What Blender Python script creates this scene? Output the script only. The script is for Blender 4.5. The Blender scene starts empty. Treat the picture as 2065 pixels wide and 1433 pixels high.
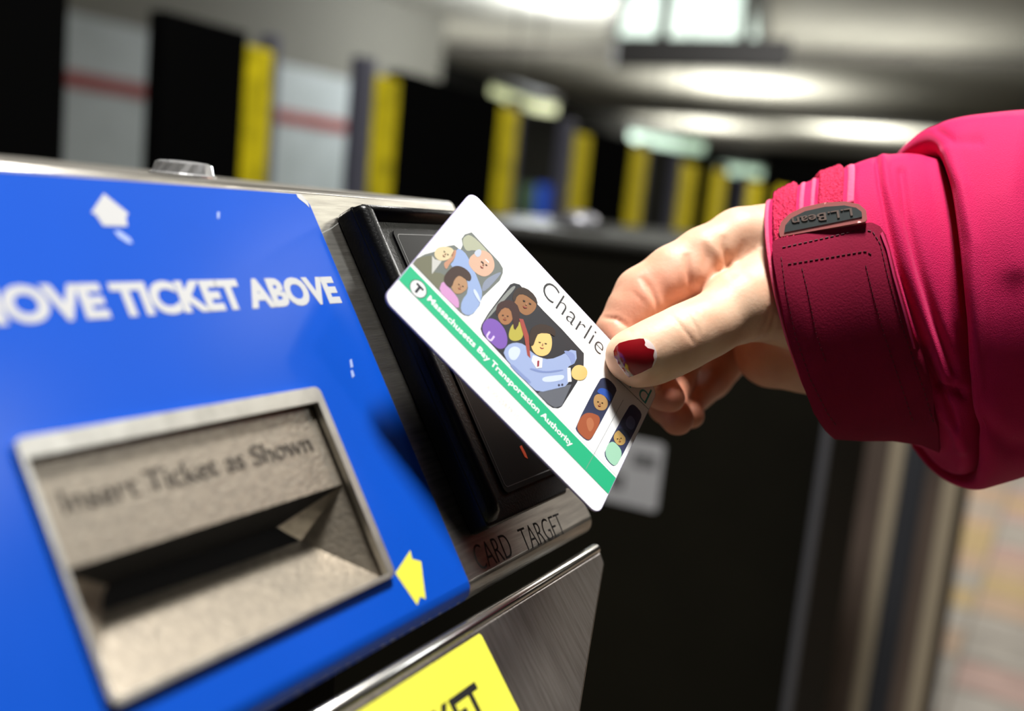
import bpy, bmesh, math, random
import numpy as np
from mathutils import Vector, Matrix
from mathutils.geometry import delaunay_2d_cdt
from mathutils.bvhtree import BVHTree
random.seed(4); rng = np.random.default_rng(4)
C = bpy.context.scene.collection
D = bpy.data

# ------------------------------------------------------------------ camera, world, key and fill lights
FX, CX, CY = 2080.0, 1032.5, 716.5            # focal length and centre in pixels of the 2065x1433 frame
CAMH = 1.05
XC = np.array([0.47841268, -0.08467295, 0.87404336])     # world axes seen in camera space (x right, y down, z forward)
YC = np.array([-0.87260566, -0.15736245, 0.46238125])
ZC = np.array([0.09839042, -0.98390424, -0.14917029])
W = np.array([XC, YC, ZC])
EYE = np.array([0, 0, CAMH])
def ray(px, py): return W @ np.array([(px-CX)/FX, (py-CY)/FX, 1.0])
def c2w(p): return (np.asarray(p) @ W.T) + EYE
def at(px, py, z): return Vector(ray(px, py)*z + EYE)
def at_x(px, py, x): d = ray(px, py); return Vector(d*(x/d[0]) + EYE)
def at_y(px, py, y): d = ray(px, py); return Vector(d*(y/d[1]) + EYE)
def at_z(px, py, z): d = ray(px, py); return Vector(d*((z-CAMH)/d[2]) + EYE)

cam = D.objects.new('camera', D.cameras.new('camera')); C.objects.link(cam)
cam.data.sensor_width = 36; cam.data.lens = FX*36/2065; cam.data.sensor_fit = 'HORIZONTAL'
cam.data.clip_start = 0.01; cam.data.clip_end = 100
R = Matrix([[W[0][0], -W[0][1], -W[0][2], 0], [W[1][0], -W[1][1], -W[1][2], 0], [W[2][0], -W[2][1], -W[2][2], CAMH], [0, 0, 0, 1]])
cam.matrix_world = R
cam.data.dof.use_dof = True; cam.data.dof.focus_distance = 0.306; cam.data.dof.aperture_fstop = 5.4
cam.data.dof.aperture_blades = 0
sc = bpy.context.scene; sc.camera = cam
sc.view_settings.view_transform = 'Standard'; sc.view_settings.look = 'None'
sc.view_settings.gamma = 1; sc.view_settings.exposure = 0; sc.view_settings.use_curve_mapping = False
sc.cycles.max_bounces = 6
sc.cycles.sample_clamp_indirect = 4
w = D.worlds.new('world'); sc.world = w; w.use_nodes = True
w.node_tree.nodes['Background'].inputs[0].default_value = (0.5, 0.52, 0.5, 1)
w.node_tree.nodes['Background'].inputs[1].default_value = 0.008

def light(name, kind, loc, power, size=0.3, size_y=None, target=None, color=(1, 1, 1)):
    l = D.lights.new(name, kind); l.energy = power; l.color = color
    if kind == 'AREA':
        l.size = size
        if size_y: l.shape = 'RECTANGLE'; l.size_y = size_y
    else: l.shadow_soft_size = size
    o = D.objects.new(name, l); C.objects.link(o); o.location = loc
    if target is not None:
        o.rotation_euler = (Vector(target)-Vector(loc)).to_track_quat('-Z', 'Y').to_euler()
    return o
light('lamp_overhead', 'AREA', (0.32, 0.13, 2.66), 78, 0.26, 0.34, (0.28, 0.1, 1.0), (1.0, 0.985, 0.95))
light('steel_fill_far', 'AREA', (5.4, -2.9, 2.74), 12, 0.9, 0.9, (0.3, 0.1, 1.0), (1.0, 0.95, 0.88))  # added source, gives the steel by the reader something bright to reflect
light('steel_fill_mid', 'AREA', (2.45, -0.85, 2.74), 5, 0.35, 0.35, (0.3, 0.1, 1.0), (1.0, 1.0, 0.85))  # added small source to brighten the steel at upper left
light('lamp_aisle', 'AREA', (1.50, -1.34, 2.74), 9, 0.30, 0.30, (0.3, 0.1, 1.0), (0.93, 0.97, 1.0))
light('fill_behind', 'AREA', (-1.0, -1.0, 2.3), 0.45, 0.9, 0.9, (0.3, 0.1, 1.0), (1, 0.97, 0.92))  # added weak fill from behind the camera
def uplight(name, px, py, drop, pw, ang=150):
    p = at_z(px, py, CAMH+1.75); l = light(name, 'SPOT', (p.x, p.y, p.z-drop), pw, 0.15, color=(1.0, 1.0, 0.92))
    l.data.spot_size = math.radians(ang); l.data.spot_blend = 1.0; l.rotation_euler = (math.pi, 0, 0)
uplight('ceiling_fill_a', 1500, 172, 1.1, 620); uplight('ceiling_fill_b', 1740, 262, 1.1, 850); uplight('ceiling_fill_c', 1420, 250, 1.1, 560)  # added upward spots without fixtures, they make the glowing ceiling bands
uplight('ceiling_fill_d', 1390, 50, 1.2, 110, 165); uplight('ceiling_fill_e', 800, 40, 1.2, 80, 168); uplight('ceiling_fill_g', 1800, 80, 1.2, 120, 168); uplight('ceiling_fill_h', 1120, 95, 1.2, 80, 165)  # further added spots that lift the grey of the ceiling
light('wall_fill', 'POINT', (8.3, 4.3, 2.4), 150, 0.15, color=(0.93, 0.98, 1.0))  # added unseen point light to brighten the white wall
light('lane_fill', 'AREA', (1.9, -0.1, 2.7), 5, 0.3, 0.3, (1.9, 0.9, 1.2), (1, 0.98, 0.9))  # added unseen fill for the yellow barrier edges
light('floor_fill', 'AREA', (4.6, 0.2, 2.7), 115, 0.6, 0.6, (4.6, 0.2, 0), (1, 0.97, 0.93))  # added unseen downlight to brighten the tiles

# ------------------------------------------------------------------ helpers
def mat(name, col, rough=0.5, metal=0.0, coat=0.0, emit=None, estr=0, sheen=0, sheen_tint=None, spec=0.5,
        noise=None, bump=None, stretch=None, sss=0, coatr=0.1):
    m = D.materials.new(name); m.use_nodes = True
    nt = m.node_tree; b = nt.nodes['Principled BSDF']
    b.inputs['Base Color'].default_value = (*col, 1); b.inputs['Roughness'].default_value = rough
    b.inputs['Metallic'].default_value = metal; b.inputs['Coat Weight'].default_value = coat
    b.inputs['Coat Roughness'].default_value = coatr; b.inputs['Specular IOR Level'].default_value = spec
    if emit: b.inputs['Emission Color'].default_value = (*emit, 1); b.inputs['Emission Strength'].default_value = estr
    if sheen:
        b.inputs['Sheen Weight'].default_value = sheen; b.inputs['Sheen Roughness'].default_value = 0.35
        b.inputs['Sheen Tint'].default_value = (*(sheen_tint or (1, 1, 1)), 1)
    if sss:
        b.inputs['Subsurface Weight'].default_value = sss; b.inputs['Subsurface Radius'].default_value = (1.0, 0.35, 0.18)
        b.inputs['Subsurface Scale'].default_value = 0.004
    def coords(scale):
        tc = nt.nodes.new('ShaderNodeTexCoord'); mp = nt.nodes.new('ShaderNodeMapping')
        nt.links.new(tc.outputs['Object'], mp.inputs[0])
        mp.inputs['Scale'].default_value = stretch or (1, 1, 1)
        n = nt.nodes.new('ShaderNodeTexNoise'); nt.links.new(mp.outputs[0], n.inputs['Vector'])
        n.inputs['Scale'].default_value = scale; n.inputs['Detail'].default_value = 4
        return n
    if noise:                                   # (scale, second colour, low, high)
        n = coords(noise[0]); r = nt.nodes.new('ShaderNodeValToRGB')
        r.color_ramp.elements[0].position = noise[2]; r.color_ramp.elements[1].position = noise[3]
        r.color_ramp.elements[0].color = (*col, 1); r.color_ramp.elements[1].color = (*noise[1], 1)
        nt.links.new(n.outputs[0], r.inputs[0]); nt.links.new(r.outputs[0], b.inputs['Base Color'])
    if bump:                                    # (scale, strength, distance)
        n = coords(bump[0]); bp = nt.nodes.new('ShaderNodeBump')
        bp.inputs['Strength'].default_value = bump[1]; bp.inputs['Distance'].default_value = bump[2]
        nt.links.new(n.outputs[0], bp.inputs['Height']); nt.links.new(bp.outputs[0], b.inputs['Normal'])
    return m
def obj(name, verts, faces, m, parent=None, smooth=False):
    me = D.meshes.new(name)
    me.from_pydata([tuple(float(c) for c in v) for v in verts], [], [tuple(int(i) for i in f) for f in faces])
    me.update()
    if smooth: me.polygons.foreach_set('use_smooth', [True]*len(me.polygons))
    o = D.objects.new(name, me); C.objects.link(o)
    if m: me.materials.append(m)
    if parent is not None:
        o.parent = parent
        o.matrix_parent_inverse = parent.matrix_basis.inverted()
    return o
def thing(name, label, cat, loc, group=None):
    o = D.objects.new(name, None); C.objects.link(o); o.location = loc; o.empty_display_size = 0.05
    o['label'] = label; o['category'] = cat
    if group: o['group'] = group
    return o
def tag(o, label, cat=None, group=None):
    o['label'] = label
    if cat: o['category'] = cat
    if group: o['group'] = group
    return o
def recalc(o):
    bm = bmesh.new(); bm.from_mesh(o.data); bmesh.ops.recalc_face_normals(bm, faces=bm.faces); bm.to_mesh(o.data); bm.free(); return o
def bevel(o, wd, seg=2, ang=35):
    b = o.modifiers.new('b', 'BEVEL'); b.width = wd; b.segments = seg; b.limit_method = 'ANGLE'; b.angle_limit = math.radians(ang)
    o.data.polygons.foreach_set('use_smooth', [True]*len(o.data.polygons)); 
    n = o.modifiers.new('n', 'WEIGHTED_NORMAL'); return o
def box_vf(a, b):
    x0, y0, z0 = a; x1, y1, z1 = b
    v = [(x0,y0,z0),(x1,y0,z0),(x1,y1,z0),(x0,y1,z0),(x0,y0,z1),(x1,y0,z1),(x1,y1,z1),(x0,y1,z1)]
    return v, [(0,3,2,1),(4,5,6,7),(0,1,5,4),(1,2,6,5),(2,3,7,6),(3,0,4,7)]
def box(name, a, b, m, parent=None, bev=0):
    v, f = box_vf([min(p, q) for p, q in zip(a, b)], [max(p, q) for p, q in zip(a, b)])
    o = obj(name, v, f, m, parent)
    return bevel(o, bev) if bev else o
def structure(o): o['kind'] = 'structure'; return o

def inside(p, poly):
    x, y = p; r = False; n = len(poly); j = n-1
    for i in range(n):
        xi, yi = poly[i]; xj, yj = poly[j]
        if (yi > y) != (yj > y) and x < (xj-xi)*(y-yi)/(yj-yi)+xi: r = not r
        j = i
    return r
def tri2d(outline, holes=(), spacing=None):
    """triangulated 2-D region with holes, optional interior grid"""
    V = []; E = []
    def loop(poly):
        pts = []
        n = len(poly)
        for i in range(n):
            a = np.array(poly[i], float); b = np.array(poly[(i+1) % n], float)
            k = max(1, int(np.linalg.norm(b-a)/spacing)) if spacing else 1
            for t in range(k): pts.append(a+(b-a)*t/k)
        s = len(V); V.extend(Vector((p[0], p[1])) for p in pts)
        E.extend((s+i, s+(i+1) % len(pts)) for i in range(len(pts)))
    loop(outline)
    for h in holes: loop(h)
    if spacing:
        o = np.array(outline, float)
        xs = np.arange(o[:, 0].min(), o[:, 0].max(), spacing); ys = np.arange(o[:, 1].min(), o[:, 1].max(), spacing)
        for x in xs:
            for y in ys:
                p = (x+0.31*spacing, y+0.37*spacing)
                if inside(p, outline) and not any(inside(p, h) for h in holes): V.append(Vector(p))
    r = delaunay_2d_cdt(V, E, [], 0, 1e-7)
    v = [(p.x, p.y) for p in r[0]]; f = []
    for t in r[2]:
        c = np.mean([v[i] for i in t], axis=0)
        if inside(c, outline) and not any(inside(c, h) for h in holes): f.append(tuple(t))
    return v, f
def thicken(top, bot, f):
    """closed slab out of two matching vertex lists"""
    n = len(top); F = [tuple(t) for t in f]+[tuple(n+i for i in reversed(t)) for t in f]
    cnt = {}
    for t in f:
        for i in range(len(t)):
            e = (t[i], t[(i+1) % len(t)]); cnt[e] = cnt.get(e, 0)+1
    for (a, b) in cnt:
        if (b, a) not in cnt: F.append((a, n+a, n+b, b))
    return list(top)+list(bot), F
class Plane:
    """plane frame: millimetres u, v on the plane, h above it"""
    def __init__(s, o, U, V, N): s.o, s.U, s.V, s.N = map(np.array, (o, U, V, N))
    def pt(s, u, v, h=0): return s.o+(s.U*u+s.V*v+s.N*h)/1000
    def uv(s, px, py, h=0):
        d = ray(px, py); q = s.o+s.N*h/1000-EYE; t = (q@s.N)/(d@s.N); p = d*t-(s.o-EYE)
        return (float(p@s.U)*1000, float(p@s.V)*1000)
    def flat(s, name, outline, m, parent, h=0.1, th=0.1, holes=()):
        v, f = tri2d(outline, holes)
        V, F = thicken([s.pt(a, b, h) for a, b in v], [s.pt(a, b, h-th) for a, b in v], f)
        return recalc(obj(name, V, F, m, parent))
    def loft(s, name, sections, m, parent, smooth=False, caps=True):
        """sections: lists of (u,v,h) of equal length"""
        return loft(name, [[s.pt(*p) for p in q] for q in sections], m, parent, smooth, caps)
def loft(name, secs, m, parent=None, smooth=False, caps=True, closed=True):
    n = len(secs[0]); V = [p for q in secs for p in q]; F = []
    for i in range(len(secs)-1):
        for j in range(n if closed else n-1):
            a = i*n+j; b = i*n+(j+1) % n; F.append((a, b, b+n, a+n))
    if caps and closed: F.append(tuple(range(n))); F.append(tuple(len(V)-1-i for i in range(n)))
    return recalc(obj(name, V, F, m, parent, smooth))
def rrect(u0, v0, u1, v1, r, k=5):
    P = []
    for cx, cy, a0 in ((u1-r, v0+r, -90), (u1-r, v1-r, 0), (u0+r, v1-r, 90), (u0+r, v0+r, 180)):
        for i in range(k+1):
            a = math.radians(a0+90*i/k); P.append((cx+r*math.cos(a), cy+r*math.sin(a)))
    return P
def circle(u, v, r, k=28, ry=None): return [(u+r*math.cos(2*math.pi*i/k), v+(ry or r)*math.sin(2*math.pi*i/k)) for i in range(k)]

_tx = {}
def text2d(s, weight=0.0, res=4, space=1.0):
    """outline text turned into 2-D triangles; x to the right, y up, capital height 1"""
    key = (s, weight, space)
    if key in _tx: return _tx[key]
    def mk(body):
        c = D.curves.new('t', 'FONT'); c.body = body; c.offset = weight; c.resolution_u = res; c.space_character = space
        o = D.objects.new('t', c); C.objects.link(o); bpy.context.view_layer.update()
        me = D.meshes.new_from_object(o.evaluated_get(bpy.context.evaluated_depsgraph_get()))
        v = np.array([p.co[:2] for p in me.vertices]); f = [tuple(p.vertices) for p in me.polygons]
        D.objects.remove(o); D.curves.remove(c); D.meshes.remove(me); return v, f
    v, f = mk(s); e, _ = mk('E')
    y0, y1 = e[:, 1].min(), e[:, 1].max()
    v = v.copy(); v[:, 1] = (v[:, 1]-y0)/(y1-y0); v[:, 0] = (v[:, 0]-v[:, 0].min())/(v[:, 0].max()-v[:, 0].min())
    _tx[key] = (v, f); return v, f
def text_on(pl, name, s, p0, p1, cap, m, parent, h, th=0.05, weight=0.0, up=-1, slant=0, space=1.0):
    """writes s from p0 to p1 (baseline ends, plane mm); up=-1 when v grows downwards"""
    v, f = text2d(s, weight, space=space); p0 = np.array(p0, float); p1 = np.array(p1, float)
    x = p1-p0; L = np.linalg.norm(x); x /= L; y = np.array([-x[1], x[0]])
    if y[1]*up < 0: y = -y
    q = [p0+x*(a*L+slant*b*cap)+y*b*cap for a, b in v]
    V, F = thicken([pl.pt(a, b, h) for a, b in q], [pl.pt(a, b, h-th) for a, b in q], f)
    return recalc(obj(name, V, F, m, parent))

# ------------------------------------------------------------------ materials
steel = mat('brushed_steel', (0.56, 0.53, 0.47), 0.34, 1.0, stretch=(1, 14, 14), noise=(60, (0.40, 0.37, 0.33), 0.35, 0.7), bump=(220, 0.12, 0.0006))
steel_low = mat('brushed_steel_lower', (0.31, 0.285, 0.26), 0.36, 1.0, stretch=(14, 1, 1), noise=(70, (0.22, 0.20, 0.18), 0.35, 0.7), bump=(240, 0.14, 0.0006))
steel_cast = mat('cast_steel', (0.36, 0.31, 0.245), 0.40, 0.7, noise=(500, (0.27, 0.235, 0.19), 0.35, 0.7), bump=(900, 0.5, 0.0004))
steel_rim = mat('bright_rim_steel', (0.52, 0.50, 0.45), 0.38, 0.8, noise=(160, (0.40, 0.38, 0.34), 0.4, 0.7))
engrave = mat('engraved_dark_fill', (0.015, 0.013, 0.012), 0.6)
blue = mat('blue_vinyl', (0.002, 0.062, 0.42), 0.5, spec=0.10, coat=0.17, coatr=0.20, noise=(18, (0.002, 0.068, 0.47), 0.3, 0.8))
white_ink = mat('white_vinyl', (0.46, 0.46, 0.46), 0.4)
scuffm = mat('scuff', (0.30, 0.38, 0.62), 0.6)
yellow = mat('yellow_vinyl', (0.70, 0.67, 0.06), 0.45)
blackink = mat('black_ink', (0.01, 0.01, 0.01), 0.5)
black_pl = mat('black_textured_plastic', (0.003, 0.003, 0.0033), 0.3, spec=0.22, bump=(1500, 0.35, 0.0003))
black_gl = mat('black_gloss_window', (0.002, 0.002, 0.002), 0.35, spec=0.12)
ledm = mat('red_indicator', (0.4, 0.03, 0.01), 0.4, emit=(1.0, 0.12, 0.02), estr=0.13)
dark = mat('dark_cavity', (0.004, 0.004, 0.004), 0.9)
card_w = mat('card_white', (0.86, 0.86, 0.86), 0.45, spec=0.35)
card_e = mat('card_edge', (0.30, 0.26, 0.42), 0.5)

# ------------------------------------------------------------------ the station hall
m_ceil = mat('painted_concrete', (0.36, 0.345, 0.30), 0.9, noise=(1.3, (0.28, 0.27, 0.235), 0.35, 0.7))
m_beam = mat('beam_concrete', (0.18, 0.17, 0.15), 0.9, noise=(2, (0.13, 0.12, 0.11), 0.35, 0.7))
m_wall = mat('white_wall_tile', (0.50, 0.54, 0.55), 0.6, noise=(3, (0.42, 0.46, 0.46), 0.35, 0.7))
m_dark = mat('dark_wall', (0.012, 0.012, 0.011), 0.8, noise=(3, (0.02, 0.02, 0.018), 0.4, 0.7))
m_red = mat('red_band', (0.30, 0.02, 0.012), 0.6)
m_floor = mat('grout', (0.16, 0.14, 0.11), 0.8)
CEIL = CAMH+1.75
structure(box('floor', (-3, -6, -0.1), (30, 9, 0), m_floor))
floor = D.objects['floor']
structure(box('ceiling', (-3, -6, CEIL), (30, 9, CEIL+0.15), m_ceil))
structure(box('wall_back', (-3, 6, 0), (9.2, 6.15, CAMH+0.92), m_wall))
structure(box('wall_upper_back', (-3, 6.02, CAMH+0.92), (9.2, 6.2, CEIL), mat('grey_frieze', (0.20, 0.19, 0.16), 0.8)))
D.objects['wall_upper_back'].name = 'trim_1'
structure(box('trim_2', (-3, 5.975, CAMH+0.445), (9.2, 6.0, CAMH+0.545), m_red))
structure(box('wall_right', (24.5, -6, 0), (24.7, 9, CEIL), m_dark))
structure(box('wall_side', (9.2, 7.9, 0), (24.5, 8.1, CEIL), m_dark)); D.objects['wall_side'].name = 'wall_left'
structure(box('wall_front', (-3, -6.15, 0), (30, -6, CEIL), m_dark))
structure(box('wall_near', (-3.15, -6, 0), (-3, 9, CEIL), m_dark))
# downstand beams across the hall
for i, (x0, x1, hgt) in enumerate(((10.6, 11.1, 0.06), (15.9, 17.0, 0.10), (21.2, 22.4, 0.2))):
    structure(box('trim_%d' % (i+3), (x0, -6, CEIL-hgt), (x1, 9, CEIL), m_beam))
structure(box('wall_far_lintel', (23.4, -6, CEIL-0.5), (24.5, 9, CEIL), m_dark)); D.objects['wall_far_lintel'].name = 'trim_6'
# floor tiles, the nearer ones each a piece
tile_m = [mat('floor_tile_%s' % n, c, 0.35, noise=(9, tuple(q*0.75 for q in c), 0.35, 0.7)) for n, c in
          (('tan', (0.42, 0.30, 0.21)), ('pink', (0.40, 0.27, 0.23)), ('grey', (0.33, 0.30, 0.26)), ('ochre', (0.42, 0.31, 0.16)))]
tv, tf = box_vf((-0.095, -0.095, 0), (0.095, 0.095, 0.006))
tme = []
for m in tile_m:
    me = D.meshes.new('tile'); me.from_pydata(tv, [], tf); me.materials.append(m); tme.append(me)
nt_ = 0
for ix in range(0, 26):
    for iy in range(0, 11):
        x = 1.9+ix*0.2; y = -1.0+iy*0.2
        if nt_ >= 290: break
        t = D.objects.new('tile', tme[random.choice((0, 0, 1, 2, 2, 3))]); C.objects.link(t); t.parent = floor
        t.location = (x, y, 0.0005); nt_ += 1

# lamps on the ceiling
m_lampw = mat('lamp_diffuser_cool', (0.3, 0.32, 0.3), 0.5, emit=(0.80, 1.0, 0.88), estr=0.95)
m_lampy = mat('lamp_diffuser_warm', (0.9, 0.95, 0.7), 0.5, emit=(0.86, 0.92, 0.50), estr=0.85)
m_lampg = mat('lamp_diffuser_green', (0.8, 0.95, 0.8), 0.5, emit=(0.58, 0.86, 0.62), estr=0.8)
m_hous = mat('lamp_housing', (0.10, 0.10, 0.09), 0.6)
def lamp(label, a, b, wd, m, drop=0.0, th=0.08):
    """strip lamp between two points"""
    a = Vector(a); b = Vector(b); mid = (a+b)/2
    r = thing('ceiling_light', label, 'lamp', (mid.x, mid.y, mid.z+th), None)
    d = (b-a).normalized(); n = Vector((0, 0, 1)); s = d.cross(n).normalized()
    def bar(name, w0, z0, z1, mm, ext):
        secs = []
        for p in (a-d*ext, b+d*ext):
            secs.append([p+s*(-w0)+n*z0, p+s*w0+n*z0, p+s*w0+n*z1, p-s*w0+n*z1])
        return loft(name, secs, mm, r)
    bar('diffuser', wd/2, 0, th*0.6, m, 0); bar('lamp_housing', wd/2*1.1, th*0.6, th, m_hous, 0.02)
    if mid.z+th < CEIL-0.05:
        for k in (0.25, 0.75):
            p = a+(b-a)*k
            box('hanger', (p.x-0.004, p.y-0.004, p.z+th), (p.x+0.004, p.y+0.004, CEIL), m_hous, r)
    return r
def pz(px, py, z): return at_z(px, py, z)
lamp('short yellowish strip lamp hanging over the dark barriers, left of the hanging sign', at(1010, 195, 6.2), at(1098, 228, 5.6), 0.14, m_lampy, th=0.10)
lamp('long pale green strip lamp seen right below the hanging sign', at(1290, 286, 9.0), at(1395, 306, 8.0), 0.20, m_lampg, th=0.14)
lamp('small pale green lamp farthest away, just above the last yellow edges', at(1466, 350, 12.0), at(1515, 356, 11.4), 0.24, m_lampg, th=0.16)
# bright recessed panel behind the sign
pa = [at_z(1275, -60, CEIL-0.02), at_z(1530, -60, CEIL-0.02), at_z(1540, 80, CEIL-0.02), at_z(1235, 74, CEIL-0.02)]
r = thing('ceiling_light', 'large bright white ceiling light panel behind the hanging sign', 'lamp', pa[0])
V, F = thicken(pa, [p+Vector((0, 0, 0.02)) for p in pa], [(0, 1, 2, 3)])
recalc(obj('diffuser', V, F, m_lampw, r))
fr = []
for i in range(4):
    a, b = pa[i], pa[(i+1) % 4]; d = (b-a).normalized(); s = d.cross(Vector((0, 0, 1)))*0.05
    secs = [[p-s+Vector((0, 0, -0.02)), p+s+Vector((0, 0, -0.02)), p+s+Vector((0, 0, 0.02)), p-s+Vector((0, 0, 0.02))] for p in (a, b)]
    loft('frame', secs, m_hous, r)
# hanging sign
SZ = 5.6
a = at(1240, 106, SZ); b = at(1588, 110, SZ)
sign = thing('hanging_sign', 'long black sign box hanging from two rods under the bright ceiling panel', 'sign', (a+b)/2)
d = (b-a).normalized(); s = Vector((0, 0, 1)).cross(d).normalized(); up = Vector((0, 0, 1))
hh = 0.072
loft('sign_box', [[p-s*0.06-up*hh, p+s*0.06-up*hh, p+s*0.06+up*hh, p-s*0.06+up*hh] for p in (a, b)], mat('sign_black', (0.012, 0.012, 0.012), 0.6), sign)
for x in (1334, 1500):
    p = at(x, 90, SZ)
    loft('rod', [[p+Vector((0.036*math.cos(t), 0.036*math.sin(t), 0)) for t in (0.8, 2.4, 3.9, 5.5)],
                 [Vector((p.x+0.036*math.cos(t), p.y+0.036*math.sin(t), CEIL)) for t in (0.8, 2.4, 3.9, 5.5)]], m_hous, sign)

# tall dark barriers with yellow edge strips
m_bar = mat('black_barrier', (0.002, 0.002, 0.002), 0.7, spec=0.0)
m_yel = mat('yellow_edge_rubber', (0.48, 0.39, 0.004), 0.8, spec=0.1, noise=(30, (0.30, 0.25, 0.003), 0.4, 0.65))
m_post = mat('grey_blue_post', (0.07, 0.07, 0.095), 0.5, metal=0.3)
YB = 1.07
def gx(px): return at_y(px, 290, YB).x
def barrier(label, edges, zt):
    """edges: (kind, from, to) measured along the row"""
    x0 = gx(edges[0][1]); x1 = gx(edges[-1][2])
    r = thing('gate_barrier', label, 'gate barrier', ((x0+x1)/2, YB, 0), 'dark gate barriers with yellow edges')
    z = CAMH+zt
    for k, a, b in edges:
        a, b = gx(a), gx(b)
        if k == 'p': box('panel', (a, YB, 0), (b, YB+0.03, z+0.005), m_bar, r, 0.003)
        if k == 'y': box('yellow_edge', (a, YB-0.004, 0), (b, YB+0.034, z-0.012), m_yel, r, 0.006)
        if k == 's': box('post', (a, YB, 0), (b, YB+0.03, z+0.012), m_post, r, 0.003)
barrier('black gate barrier with one yellow edge, left of the white wall gap', [('p', 320, 488), ('y', 488, 540), ('s', 540, 556)], 0.19)
barrier('black gate barrier between the white wall gap and the yellowish lamp', [('s', 724, 749), ('y', 749, 796), ('p', 796, 1003), ('y', 1003, 1040), ('s', 1040, 1049)], 0.195)
barrier('third black gate barrier, behind the top corner of the card', [('s', 1144, 1159), ('y', 1159, 1190), ('p', 1190, 1276), ('y', 1276, 1307), ('s', 1307, 1313)], 0.18)
barrier('fourth black gate barrier, under the pale green strip lamp', [('s', 1374, 1380), ('y', 1380, 1410), ('p', 1410, 1444), ('y', 1444, 1471), ('s', 1471, 1476)], 0.17)
barrier('farthest black gate barrier, above the hand', [('s', 1514, 1520), ('y', 1520, 1546), ('p', 1546, 1580), ('y', 1580, 1600)], 0.16)
box_l = thing('dark_cabinet', 'black cabinet edge at the far left of the frame behind the blue panel', 'cabinet', (0.60, YB, 0))
box('body', (0.30, YB-0.05, 0), (0.80, YB+0.25, CAMH+0.6), m_bar, box_l, 0.005)
box('door', (0.32, YB-0.062, 0.1), (0.78, YB-0.05, CAMH+0.57), m_bar, box_l, 0.003)
# notice panels seen between barriers
bp = thing('information_board', 'dim blue lit board seen in the gap between the second and third barriers', 'board', at_y(1098, 405, 4.6))
q = [at_y(x, y, 4.6) for x, y in ((1090, 372), (1125, 376), (1118, 440), (1083, 436))]
V, F = thicken(q, [p+Vector((0, 0.03, 0)) for p in q], [(0, 1, 2, 3)]); recalc(obj('screen', V, F, mat('blue_board', (0.01, 0.05, 0.35), 0.5, emit=(0.0, 0.05, 0.4), estr=0.25), bp))
q = [at_y(x, y, 4.6) for x, y in ((1055, 370), (1084, 373), (1078, 436), (1048, 432))]
V, F = thicken(q, [p+Vector((0, 0.03, 0)) for p in q], [(0, 1, 2, 3)]); recalc(obj('leaflet_panel', V, F, mat('green_board', (0.05, 0.09, 0.05), 0.5), bp))
zb = min(p.z for p in q)
box('board_post', (q[1].x-0.03, 4.62, 0), (q[1].x+0.03, 4.66, zb), m_bar, bp)

# neighbouring gate cabinets (side faces across the aisle)
m_cab = mat('dark_cabinet_side', (0.010, 0.009, 0.006), 0.65, spec=0.03, noise=(4, (0.006, 0.0055, 0.004), 0.4, 0.7))
m_cabt = mat('cabinet_top_steel', (0.05, 0.05, 0.045), 0.5, 0.6)
g = thing('gate_cabinet', 'dark gate cabinet with a white notice, across the aisle behind the card', 'gate cabinet', (1.1, 0.6, 0))
XA = 0.95
side = box('side_panel', (XA, 0.175, 0), (XA+0.02, 0.98, CAMH-0.045), m_cab, g, 0.004)
box('body', (XA+0.02, 0.185, 0), (XA+0.34, 0.98, CAMH-0.045), m_cab, g, 0.004)
box('cabinet_top', (XA-0.004, 0.170, CAMH-0.043), (XA+0.35, 0.99, CAMH-0.026), m_cabt, g, 0.006)
box('corner_strip', (XA-0.004, 0.168, 0), (XA+0.004, 0.176, CAMH-0.044), mat('strip_steel', (0.09, 0.09, 0.10), 0.6, 0.4), g, 0.001)
sp = thing('reflection_cap', 'small rounded cap standing in for a bright reflection on the dark cabinet top right of the card', 'light', at_x(1168, 462, XA+0.12))  # added cap in place of the bright reflection at a post base
p = at_x(1168, 458, XA+0.12); p.z = CAMH-0.026
prof = [(0.0, 0.020), (0.012, 0.019), (0.021, 0.013), (0.025, 0.0)]
loft('cap', [[(p.x+max(r_, 1e-4)*math.cos(t*math.pi/8), p.y+max(r_, 1e-4)*math.sin(t*math.pi/8), p.z+z_) for t in range(16)] for r_, z_ in prof],
     mat('cap_metal', (0.22, 0.22, 0.24), 0.4, 0.7), sp, True)
loft('cap_base', [[(p.x+r_*math.cos(t*math.pi/8), p.y+r_*math.sin(t*math.pi/8), p.z+z_) for t in range(16)] for r_, z_ in ((0.032, 0.0), (0.032, 0.004), (0.025, 0.005))], m_cabt, sp)
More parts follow.
